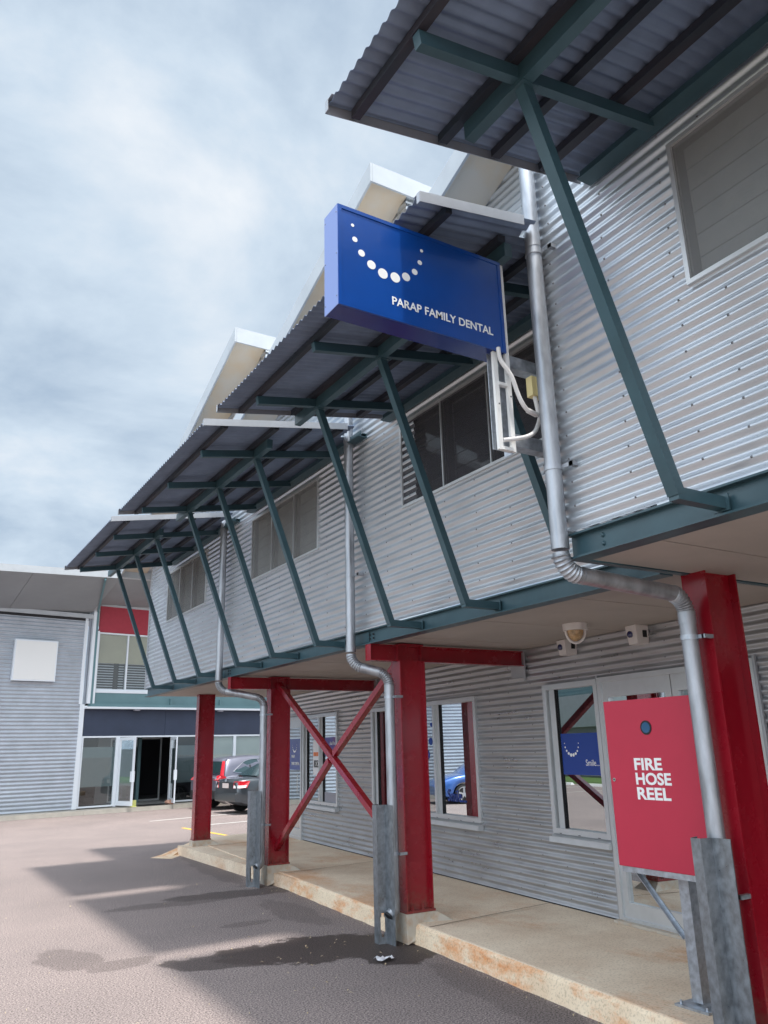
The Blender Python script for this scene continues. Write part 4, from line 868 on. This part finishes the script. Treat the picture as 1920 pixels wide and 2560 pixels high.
# red panel and upper glazing
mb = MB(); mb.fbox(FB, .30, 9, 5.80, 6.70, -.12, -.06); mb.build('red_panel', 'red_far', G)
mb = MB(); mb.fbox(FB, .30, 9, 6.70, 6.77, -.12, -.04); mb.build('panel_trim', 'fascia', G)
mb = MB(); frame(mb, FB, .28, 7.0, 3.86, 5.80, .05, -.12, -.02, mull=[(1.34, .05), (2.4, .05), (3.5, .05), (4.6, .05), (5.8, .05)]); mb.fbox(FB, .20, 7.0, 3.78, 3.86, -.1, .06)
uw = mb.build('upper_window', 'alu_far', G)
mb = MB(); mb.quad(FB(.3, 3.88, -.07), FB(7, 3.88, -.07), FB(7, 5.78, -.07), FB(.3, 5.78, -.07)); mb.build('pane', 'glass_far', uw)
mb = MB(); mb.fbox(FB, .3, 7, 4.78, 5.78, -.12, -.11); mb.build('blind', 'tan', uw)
mb = MB(); z = 3.92
while z < 4.8: mb.fbox(FB, .33, .95, z, z + .03, -.26, -.20); mb.fbox(FB, 1.15, 1.32, z, z + .03, -.26, -.20); mb.fbox(FB, 1.40, 6.9, z, z + .03, -.26, -.20); z += .085
mb.build('louvre_slat', 'zinc_far', uw)
mb = MB(); mb.fbox(FB, .2, 7, 3.4, 6.0, -.8, -.78); mb.build('inner_wall', 'dark', G)
# spandrel, awning band
mb = MB(); mb.fbox(FB, .25, 9, 3.42, 3.78, -.1, .04); mb.fbox(FB, .12, 9, 3.32, 3.42, -.1, .16, m=0)
mb.fbox(FB, 2.95, 3.02, 3.34, 3.62, .04, .14)
mb.fbox(FB, 4.9, 4.97, 3.34, 3.62, .04, .14)
mb.build('spandrel_beam', 'teal_far', G)
mb = MB(); mb.fbox(FB, -.02, 9, 3.255, 3.32, -.1, .22); mb.build('white_edge', 'alu_far', G)
mb = MB(); mb.fbox(FB, -.02, 2.86, 2.385, 3.255, -.25, -.02); mb.fbox(FB, 2.87, 9, 2.385, 3.255, -.25, -.02); mb.build('navy_fascia', 'navy', G)
for s in (1.75, 4.95): mb = MB(); mb.tube([FB(s, 3.255, .10), FB(s, 3.20, .10)], [.13, .11], 16); mb.build('downlight', 'greyfilm', G)
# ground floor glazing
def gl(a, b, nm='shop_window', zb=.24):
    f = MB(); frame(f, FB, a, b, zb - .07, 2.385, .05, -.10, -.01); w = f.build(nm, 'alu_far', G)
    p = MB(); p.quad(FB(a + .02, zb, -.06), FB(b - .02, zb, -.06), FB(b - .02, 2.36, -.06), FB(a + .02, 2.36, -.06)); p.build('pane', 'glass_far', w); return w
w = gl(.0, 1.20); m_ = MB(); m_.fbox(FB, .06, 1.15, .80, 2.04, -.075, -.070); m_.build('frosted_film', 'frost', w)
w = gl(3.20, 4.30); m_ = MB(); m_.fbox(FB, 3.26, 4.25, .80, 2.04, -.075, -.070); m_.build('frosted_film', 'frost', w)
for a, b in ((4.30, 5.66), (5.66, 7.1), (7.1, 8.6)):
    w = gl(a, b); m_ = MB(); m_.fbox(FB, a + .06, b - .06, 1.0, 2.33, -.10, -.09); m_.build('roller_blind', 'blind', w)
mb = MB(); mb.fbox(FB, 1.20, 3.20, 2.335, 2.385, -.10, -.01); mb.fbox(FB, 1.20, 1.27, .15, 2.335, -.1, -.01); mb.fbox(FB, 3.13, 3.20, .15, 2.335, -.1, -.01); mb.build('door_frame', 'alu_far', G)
def leaf(sh, ang, wd, label):   # leaf hinged at s=sh swung out towards the camera
    ca, sa = math.cos(ang), math.sin(ang)
    FF = lambda u, z, o=0: FB(sh + u * ca + o * sa, z, .02 + u * sa - o * ca)
    f = MB(); frame(f, FF, 0, wd, .19, 2.32, .085, -.02, .02); f.fbox(FF, .085, wd - .085, .275, .33, -.02, .02)
    l = f.build('glass_door', 'alu_far', G); p = MB(); p.quad(FF(.06, .25, 0), FF(wd - .06, .25, 0), FF(wd - .06, 2.28, 0), FF(.06, 2.28, 0)); p.build('pane', 'glass_far', l)
    h = MB(); h.fbox(FF, wd - .12, wd - .01, .92, 1.25, .02, .05); h.fbox(FF, wd - .12, wd - .01, .92, 1.25, -.05, -.02); h.build('lock_plate', 'alu_far', l)
    fi = MB(); fi.fbox(FF, .1, wd - .1, .8, 1.95, .003, .006); fi.build('frosted_film', 'frost', l)
    return l
leaf(1.27, math.radians(78), .86, ''); leaf(3.13, math.radians(104), .86, '')
# interior seen through the open doors
mb = MB(); mb.fbox(FB, 0, 9, .15, .17, -6, -.1, m=0); mb.fbox(FB, -.1, 9, .17, 2.5, -6.05, -6, m=1); mb.fbox(FB, -.15, -.1, .17, 3.2, -6, -.1, m=1); mb.fbox(FB, 9, 9.05, .17, 3.2, -6, -.1, m=1); mb.fbox(FB, 0, 9, 2.6, 2.65, -6, -.25, m=1)
mb.fbox(FB, 1.3, 1.75, .17, 2.6, -2.0, -1.95, m=2)
mb.build('interior', ['floor_tile', 'dark', 'room'], G) if False else None
M['floor_tile'] = mat('floor_tile', (0.30, 0.30, 0.29), 0.25)
mb.build('interior', ['floor_tile', 'dark', 'room'], G)
mb = MB(); frame(mb, FB, 1.75, 2.85, .17, 2.35, .05, -2.0, -1.95); frame(mb, FB, 2.85, 3.7, .17, 2.35, .05, -2.0, -1.95); ip = mb.build('inner_door_frame', 'alu', G)
mb = MB(); mb.quad(FB(1.78, .2, -1.98), FB(2.83, .2, -1.98), FB(2.83, 2.3, -1.98), FB(1.78, 2.3, -1.98)); mb.build('pane', 'glass_far', ip)
mb = MB(); mb.fbox(FB, 2.55, 2.66, .17, 2.6, -1.5, -1.4); mb.build('inner_post', 'teal_far', G)
mb = MB(); mb.fbox(FB, 1.9, 2.9, .155, .168, .02, .5); o = mb.build('door_mat', 'black', None); rebase(o, FB(2.4, .155, .25)); tag(o, 'thin black door mat in the open glass doorway', 'mat')
# square blank sign
r = empty('blank_sign', FB(-1.76, 4.08, .0), 'blank square white light box on the far corrugated wall', 'sign')
mb = MB(); mb.fbox(FB, -2.42, -1.09, 4.085, 5.37, .02, .16); mb.build('box', 'alu_far', r)
mb = MB(); mb.fbox(FB, -2.38, -1.13, 4.125, 5.33, .16, .164); mb.build('face', 'white', r)
def rock(c, s, name, label, cat, ma):
    bm = bmesh.new(); bmesh.ops.create_icosphere(bm, subdivisions=3, radius=1); rr = random.Random(5)
    ph = [rr.random() * 6 for _ in range(6)]
    for v in bm.verts:
        k = 1 + .16 * math.sin(v.co.x * 3 + ph[0]) * math.cos(v.co.y * 4 + ph[1]) + .10 * math.sin(v.co.z * 7 + ph[2] + v.co.x * 5)
        v.co = Vector((v.co.x * s[0] * k, v.co.y * s[1] * k, max(0, v.co.z * s[2] * k + s[2] * .8)))
    me = bpy.data.meshes.new(name); bm.to_mesh(me); bm.free(); me.materials.append(M[ma]); [setattr(p, 'use_smooth', True) for p in me.polygons]
    o = bpy.data.objects.new(name, me); COL.objects.link(o); o.location = c; tag(o, label, cat); return o
rock(FB(2.98, .13, .40), (.16, .11, .085), 'rock', 'pinkish rock used as a doorstop by the right glass door', 'rock', 'rock')
M['yell'] = mat('yellow_wedge', (0.75, 0.75, 0.25), 0.6)
mb = MB(); mb.hexa([FB(1.58, .131, .52), FB(1.80, .131, .52), FB(1.80, .131, .42), FB(1.58, .131, .42), FB(1.62, .20, .50), FB(1.66, .16, .50), FB(1.66, .16, .44), FB(1.62, .20, .44)])
mb.fbox(FB, 1.66, 1.78, .14, .34, .36, .44); o = mb.build('door_wedge', 'yell', None); rebase(o, FB(1.68, .13, .47)); tag(o, 'small yellow wedge holding the left glass door open', 'door wedge')

# ------------------------------------------------------------------ cars
def prof(pts, n=4):
    return smooth_path([(p[0], 0, p[1]) for p in pts], n)
def car(kind, loc, yaw, paint, label, cat):
    r = empty('parked_car', loc, label, cat)
    r.rotation_euler = (0, 0, yaw)
    W0_ = Vector(loc)
    suv = kind == 'suv'
    Lc, Wc = (4.53, 1.82) if suv else (4.30, 1.69)
    def bld(mb, name, m_, par, **k):
        # geometry given in car space: move to world-like coordinates so the parent offset cancels
        mb.v = [(v[0] + W0_.x, v[1] + W0_.y, v[2] + W0_.z) for v in mb.v]; o = mb.build(name, m_, par, **k); return o
    # lower body: stations along x (0 = rear), each with a half section
    if suv:
        top = [(0.0, .98), (.10, 1.02), (.6, 1.08), (1.6, 1.04), (2.7, 1.0), (3.3, .99), (3.9, .92), (4.35, .78), (4.53, .62)]
        bot = [(0.0, .42), (.3, .30), (.6, .28), (4.1, .26), (4.53, .32)]
        roof = [(.30, 1.06), (.34, 1.44), (.52, 1.585), (.9, 1.64), (1.6, 1.66), (2.3, 1.61), (2.8, 1.42), (3.3, 1.0)]
    else:
        top = [(0.0, .90), (.08, .98), (.50, 1.03), (1.2, .98), (2.4, .95), (3.1, .93), (3.7, .84), (4.15, .70), (4.30, .55)]
        bot = [(0.0, .36), (.3, .24), (.6, .22), (3.9, .20), (4.30, .28)]
        roof = [(.62, 1.02), (1.0, 1.20), (1.4, 1.38), (1.75, 1.45), (2.2, 1.455), (2.6, 1.40), (3.0, 1.15), (3.3, .92)]
    def ev(P, x):
        if x <= P[0][0]: return P[0][1]
        for (xa, za), (xb, zb) in zip(P[:-1], P[1:]):
            if xa <= x <= xb:
                t = (x - xa) / (xb - xa); t = t * t * (3 - 2 * t) * .35 + t * .65; return za + (zb - za) * t
        return P[-1][1]
    hw = Wc / 2; wr = .33 if suv else .30; wx = (.86, Lc - .93)
    xs_ = sorted(set([0, .03, .08, .16, .28] + [round(.28 + i * .1, 3) for i in range(int((Lc - .5) / .1))] + [Lc - .16, Lc - .08, Lc - .03, Lc]))
    mb = MB(); rows = []
    for x_ in xs_:
        # plan taper at the ends
        e0 = max(0, 1 - x_ / .42); e1 = max(0, 1 - (Lc - x_) / .6); pw = hw * (1 - .16 * e0 ** 2.2 - .20 * e1 ** 2)
        zt = ev(top, x_); zb = ev(bot, x_)
        for w_ in wx:
            dd = abs(x_ - w_)
            if dd < wr + .05: zb = max(zb, .30 + math.sqrt(max(0, (wr + .05) ** 2 - dd ** 2)))
        zb = min(zb, zt - .12)
        h = zt - zb; sec = [(0, zb), (.86 * pw, zb), (.97 * pw, zb + .06 * h), (1.0 * pw, zb + .35 * h), (.995 * pw, zb + .62 * h), (.955 * pw, zb + .86 * h), (.90 * pw, zb + .96 * h), (.80 * pw, zt), (.4 * pw, zt + .012), (0, zt + .015)]
        rows.append([(x_, -y, z) for y, z in sec] + [(x_, y, z) for y, z in reversed(sec[1:-1])])
    n = len(rows[0]); i0 = len(mb.v)
    for rw in rows: mb.v += rw
    for k in range(len(rows) - 1):
        for i in range(n):
            j = (i + 1) % n; mb.f.append((k * n + i, (k + 1) * n + i, (k + 1) * n + j, k * n + j)); mb.mi.append(0)
    mb.f.append(tuple(range(n))); mb.mi.append(0); mb.f.append(tuple((len(rows) - 1) * n + i for i in reversed(range(n)))); mb.mi.append(0)
    # greenhouse
    P = roof; i0 = len(mb.v); k_ = 0; m2 = 0
    xsr = [P[0][0] + (P[-1][0] - P[0][0]) * i / 26 for i in range(27)]
    rows2 = []
    for x_ in xsr:
        z = ev(P, x_); zb = ev(top, x_) - .03; t = max(0, min(1, (z - zb) / .5)); wy = hw * (.90 - .20 * t)
        rows2.append([(x_, -hw * .90, zb), (x_, -(hw * .90 + wy) / 2 * 1.005, (zb + z) / 2), (x_, -wy, max(zb, z - .05)), (x_, -wy * .9, z - .012 if z - .012 > zb else zb), (x_, 0, z + .01), (x_, wy * .9, z - .012 if z - .012 > zb else zb), (x_, wy, max(zb, z - .05)), (x_, (hw * .90 + wy) / 2 * 1.005, (zb + z) / 2), (x_, hw * .90, zb)])
    for rw in rows2: mb.v += rw
    for k in range(len(rows2) - 1):
        for i in range(8):
            mb.f.append((i0 + k * 9 + i, i0 + k * 9 + i + 1, i0 + (k + 1) * 9 + i + 1, i0 + (k + 1) * 9 + i)); mb.mi.append(0)
    mb.f.append(tuple(i0 + i for i in range(9))); mb.mi.append(0)
    mb.f.append(tuple(i0 + (len(rows2) - 1) * 9 + i for i in reversed(range(9)))); mb.mi.append(0)
    body = bld(mb, 'body', paint, r, smooth=42)
    # side glass: outline in x-z placed on the side surface, both sides
    if suv: glo = [(.62, 1.16), (.80, 1.28), (1.10, 1.47), (1.5, 1.545), (2.2, 1.52), (2.6, 1.38), (2.95, 1.12), (2.2, 1.10), (1.3, 1.09), (.80, 1.12)]; pill = [(1.28, 1.34), (2.05, 2.11)]
    else: glo = [(1.15, 1.08), (1.35, 1.24), (1.65, 1.36), (2.1, 1.37), (2.45, 1.30), (2.95, 1.02), (2.0, 1.02), (1.2, 1.04)]; pill = [(1.55, 1.60), (2.05, 2.10)]
    def sy(x_, z): # side surface y of greenhouse at height z
        zb = ev(top, x_) - .03; zr = ev(P, x_); t = max(0, min(1, (zr - zb) / .5)); wy = hw * (.90 - .20 * t); q = max(0, min(1, (z - zb) / max(.05, zr - .05 - zb))); return hw * .90 + (wy - hw * .90) * q
    for sg in (-1, 1):
        mb = MB(); mb.quad(*[(x_, sg * (sy(x_, z) + .008), z) for x_, z in (glo if sg < 0 else glo[::-1])]); w_ = bld(mb, 'side_window', 'carglass', r)
        mb = MB(); mb.tube([(x_, sg * (sy(x_, z) + .012), z) for x_, z in smooth_path([(a, 0, b) for a, b in glo + glo[:1]], 3) for x_, z in [(x_, z)]] if False else [(p.x, sg * (sy(p.x, p.z) + .012), p.z) for p in smooth_path([(a, 0, b) for a, b in glo + glo[:1]], 3)], .012, 5, cap=False); bld(mb, 'window_trim', 'chrome', w_)
        for a, b in pill:
            mb = MB(); mb.hexa([(a, sg * (sy(a, 1.1) + .004), 1.08), (b, sg * (sy(b, 1.1) + .004), 1.08), (b, sg * (sy(b, 1.1) + .014), 1.08), (a, sg * (sy(a, 1.1) + .014), 1.08), (a, sg * (sy(a, 1.36) + .004), 1.36), (b, sg * (sy(b, 1.36) + .004), 1.36), (b, sg * (sy(b, 1.36) + .014), 1.36), (a, sg * (sy(a, 1.36) + .014), 1.36)]); bld(mb, 'pillar', 'plastic', w_)
    # rear glass
    if suv: rg = [(.285, 1.12), (.33, 1.47)]
    else: rg = [(.70, 1.075), (1.36, 1.385)]
    mb = MB(); a, b = rg; wa, wb = hw * .72, hw * .62; dx = -.02; dz = .02
    mb.hexa([(a[0] + dx, -wa, a[1]), (a[0] + dx, wa, a[1]), (a[0] + .03, wa, a[1] - .02), (a[0] + .03, -wa, a[1] - .02), (b[0] + dx, -wb, b[1] + dz), (b[0] + dx, wb, b[1] + dz), (b[0] + .03, wb, b[1] - .02), (b[0] + .03, -wb, b[1] - .02)]); bld(mb, 'rear_window', 'carglass', r)
    # tail lights
    for sg in (-1, 1):
        mb = MB()
        if suv:
            for (x_, y_, z_, x2, y2, z2) in ((-.01, .60, 1.02, .30, .90, 1.15), ):
                mb.hexa([(-.015, sg * hw * .66, .92), (-.015, sg * hw * .86, .92), (.34, sg * hw * .985, .97), (.10, sg * hw * .66, .92), (.10, sg * hw * .74, 1.06), (.14, sg * hw * .86, 1.06), (.20, sg * hw * .93, 1.06), (.2, sg * hw * .74, 1.06)])
            mb.hexa([(.12, sg * hw * .85, 1.05), (.13, sg * hw * .92, 1.05), (.22, sg * hw * .93, 1.05), (.22, sg * hw * .85, 1.05), (.27, sg * hw * .72, 1.50), (.28, sg * hw * .765, 1.50), (.35, sg * hw * .77, 1.50), (.35, sg * hw * .72, 1.50)])
        else:
            mb.hexa([(-.015, sg * hw * .58, .735), (.035, sg * hw * .89, .735), (.25, sg * hw * 1.015, .75), (.08, sg * hw * .58, .735), (.0, sg * hw * .60, .93), (.06, sg * hw * .895, .945), (.36, sg * hw * 1.0, .945), (.12, sg * hw * .60, .93)])
        tl = bld(mb, 'tail_light', 'tail', r)
        if not suv:
            mb = MB(); mb.hexa([(-.025, sg * hw * .62, .745), (.024, sg * hw * .90, .745), (.21, sg * hw * 1.022, .76), (.03, sg * hw * .62, .745), (-.015, sg * hw * .62, .82), (.034, sg * hw * .905, .825), (.25, sg * hw * 1.022, .83), (.04, sg * hw * .62, .82)]); bld(mb, 'reversing_light', 'tailw', tl)
    # bumper, plate, badge, dark sill
    mb = MB(); mb.hexa([(-.03, -hw * .80, .36), (-.03, hw * .80, .36), (.12, hw * .90, .34), (.12, -hw * .90, .34), (-.035, -hw * .80, .60), (-.035, hw * .80, .60), (.12, hw * .93, .62), (.12, -hw * .93, .62)]); bld(mb, 'bumper', 'plastic' if suv else paint, r, bevel=.02)
    mb = MB(); mb.box((-.022, -.20, .74), (-.012, .20, .88)); bld(mb, 'number_plate', 'plate', r)
    mb = MB(); mb.box((-.030, -.24, .905), (-.006, .24, .925)); mb.disc((-.008, 0, 1.00 if suv else .955), (-1, 0, .1), .035, 14, .024); bld(mb, 'chrome_strip', 'chrome', r)
    for w_ in wx:
        for sg in (-1, 1):
            mb = MB(); yy = sg * (hw - .02); y2 = sg * (hw - .22); mb.tube([(w_, y2, wr), (w_, yy - sg * .02, wr), (w_, yy, wr)], [wr, wr, wr - .03], 28); tw = bld(mb, 'wheel', 'tyre', r, smooth=40)
            mb = MB(); mb.tube([(w_, yy - sg * .01, wr), (w_, yy + sg * .004, wr)], .055, 12)
            for i in range(5):
                t = 2 * math.pi * i / 5 + .3; mb.bar((w_ + .05 * math.cos(t), yy + sg * .002, wr + .05 * math.sin(t)), (w_ + (wr - .10) * math.cos(t), yy + sg * .002, wr + (wr - .10) * math.sin(t)), .055, .02, up=(0, 1, 0))
            k = 24
            mb.tube([(w_ + (wr - .085) * math.cos(2 * math.pi * i / k), yy + sg * .002, wr + (wr - .085) * math.sin(2 * math.pi * i / k)) for i in range(k + 1)], .014, 6, cap=False)
            bld(mb, 'rim', 'rim', tw, smooth=40)
    return r
car('suv', (9.10, 26.35, 0), math.radians(13), 'suv', 'silver grey four wheel drive wagon parked behind the dark sedan', 'car')
car('sedan', (9.0, 24.0, 0), math.radians(6), 'sedan', 'dark charcoal sedan seen from its rear corner, beside the silver grey wagon', 'car')
car('sedan', (-4.2, 23.4, 0), math.radians(9), 'bluecar', 'blue sedan parked across the yard, seen only mirrored in the shop window', 'car')

# ------------------------------------------------------------------ across the yard (seen in the window reflections)
r = empty('yard_fence', (-11, 24, 0), 'corrugated metal fence along the far side of the yard', 'fence')
mb = MB(); y = 5.0
while y < 46:
    y2 = y + .06; a = .012 * math.cos(y * 83); b = .012 * math.cos(y2 * 83); mb.quad((-11 + a, y, .35), (-11 + b, y2, .35), (-11 + b, y2, 2.1), (-11 + a, y, 2.1)); y = y2
mb.build('panel', 'zinc', r, smooth=60, weld=True)
mb = MB()
for y in range(5, 47, 3): mb.box((-11.10, y, 0), (-11.03, y + .07, 2.15))
mb.build('fence_post', 'galv', r)
mb = MB(); mb.quad((-11.6, 4, .01), (-10.4, 4, .01), (-10.4, 46, .01), (-11.6, 46, .01)); mb.quad((-30, -10, .02), (-11.6, -10, .02), (-11.6, 60, .02), (-30, 60, .02)); o = mb.build('grass', 'grass'); tag(o, kind='structure')
for i, y in enumerate(range(9, 40, 3)):
    mb = MB(); mb.hexa([(-9.9, y + .5, 0), (-9.72, y + .5, 0), (-9.72, y + 2.3, 0), (-9.9, y + 2.3, 0), (-9.86, y + .56, .1), (-9.76, y + .56, .1), (-9.76, y + 2.24, .1), (-9.86, y + 2.24, .1)])
    o = mb.build('wheel_stop', 'white'); rebase(o, (-9.8, y + 1.4, 0)); tag(o, 'white concrete wheel stop across the yard, seen only in reflection', 'wheel stop', 'wheel stops across the yard')
r = empty('opposite_building', (-19, 26, 0), 'pale building across the yard with a dark corrugated upper wall', 'building')
mb = MB(); mb.box((-24, 10, 0), (-15.0, 46, 2.6)); mb.build('wall', 'greyfilm', r)
mb = MB(); mb.box((-24, 9.8, 2.6), (-14.6, 46.2, 4.3)); mb.build('fascia', 'fascia', r)
mb = MB(); corr(mb, lambda u, z, o=0: (-15.2 + o, u, z), 10, 46, 4.3, (6.8, 0), pitch=.2, amp=.03, seg=6, screws=False, lap=0); mb.box((-24, 10, 4.3), (-15.3, 46, 6.8)); mb.build('upper_wall', 'teal_far', r, smooth=60, weld=True)
def tree(loc, h, w, label, seed):
    rr = random.Random(seed); r = empty('tree', loc, label, 'tree', None)
    L0 = Vector(loc); mb = MB(); mb.tube([L0, L0 + Vector((.1, .1, h * .5)), L0 + Vector((0, .2, h * .8))], [.25, .18, .08], 8)
    for i in range(6):
        t = rr.random() * 6.28; b0 = L0 + Vector((.05, .1, h * (.4 + .06 * i))); mb.tube([b0, b0 + Vector((math.cos(t) * w * .35, math.sin(t) * w * .35, h * .2))], [.09, .03], 6)
    mb.build('trunk', 'rock', r)
    mb = MB()
    cl = [(L0 + Vector((rr.uniform(-1, 1) * w * .4, rr.uniform(-1, 1) * w * .4, h * rr.uniform(.55, 1.0))), w * rr.uniform(.14, .26)) for _ in range(26)]
    for c, rad in cl:
        for _ in range(110):
            d = Vector((rr.gauss(0, 1), rr.gauss(0, 1), rr.gauss(0, 1))).normalized() * rad * rr.uniform(.6, 1.05); p = c + d
            a = Vector((rr.gauss(0, 1), rr.gauss(0, 1), rr.gauss(0, 1))).normalized() * .16; b = a.cross(Vector((rr.gauss(0, 1), rr.gauss(0, 1), rr.gauss(0, 1)))).normalized() * .09
            mb.quad(p - a, p - b, p + a, p + b)
    mb.build('crown', 'tree', r); return r
tree((-26, 30, 0), 11, 8, 'tall green tree behind the building across the yard, seen only in reflection', 2)

# ------------------------------------------------------------------ litter
rr = random.Random(11); mb = MB()
def leafq(x_, y_, s, z=.006):
    a = rr.random() * 6.28; d = Vector((math.cos(a), math.sin(a), 0)) * s; n = Vector((-math.sin(a), math.cos(a), 0)) * s * rr.uniform(.2, .4); p = Vector((x_, y_, z)); cur = Vector((0, 0, rr.uniform(.004, .012)))
    mb.quad(p - d, p - n + cur, p + cur * 1.3, p + n + cur); mb.quad(p - n + cur, p + d, p + n + cur, p + cur * 1.3)
for _ in range(46): leafq(rr.uniform(3.0, 4.5), rr.gauss(7.3, .8), rr.uniform(.010, .026))
for _ in range(30): leafq(rr.uniform(.8, 4.6), rr.uniform(3.6, 17), rr.uniform(.010, .026))
for _ in range(14): leafq(kx(11) - abs(rr.gauss(0, .15)) - .05, rr.gauss(10.6, .5), rr.uniform(.010, .022))
for _ in range(90):
    y_ = rr.uniform(4.2, 15); leafq(kx(y_) - abs(rr.gauss(0, .07)) - .015, y_, rr.uniform(.005, .016))
for _ in range(60): leafq(rr.uniform(.6, 3), rr.uniform(4, 16), rr.uniform(.006, .014))
o = mb.build('leaf_litter', 'leaf'); tag(o, 'scattered dry leaves and crumbs on the asphalt', 'leaf litter', kind='stuff')
mb = MB(); rr2 = random.Random(4); G_ = {}
for i in range(6):
    for j in range(4): G_[i, j] = (3.93 + i * .035 + rr2.uniform(-.01, .01), 6.62 + j * .03 + rr2.uniform(-.01, .01), .008 + rr2.uniform(0, .035))
for i in range(5):
    for j in range(3): mb.quad(G_[i, j], G_[i + 1, j], G_[i + 1, j + 1]); mb.quad(G_[i, j], G_[i + 1, j + 1], G_[i, j + 1])
o = mb.build('crumpled_paper', 'paper'); rebase(o, (4.0, 6.67, 0)); tag(o, 'crumpled white paper on the damp asphalt by the middle pipe guard', 'paper')
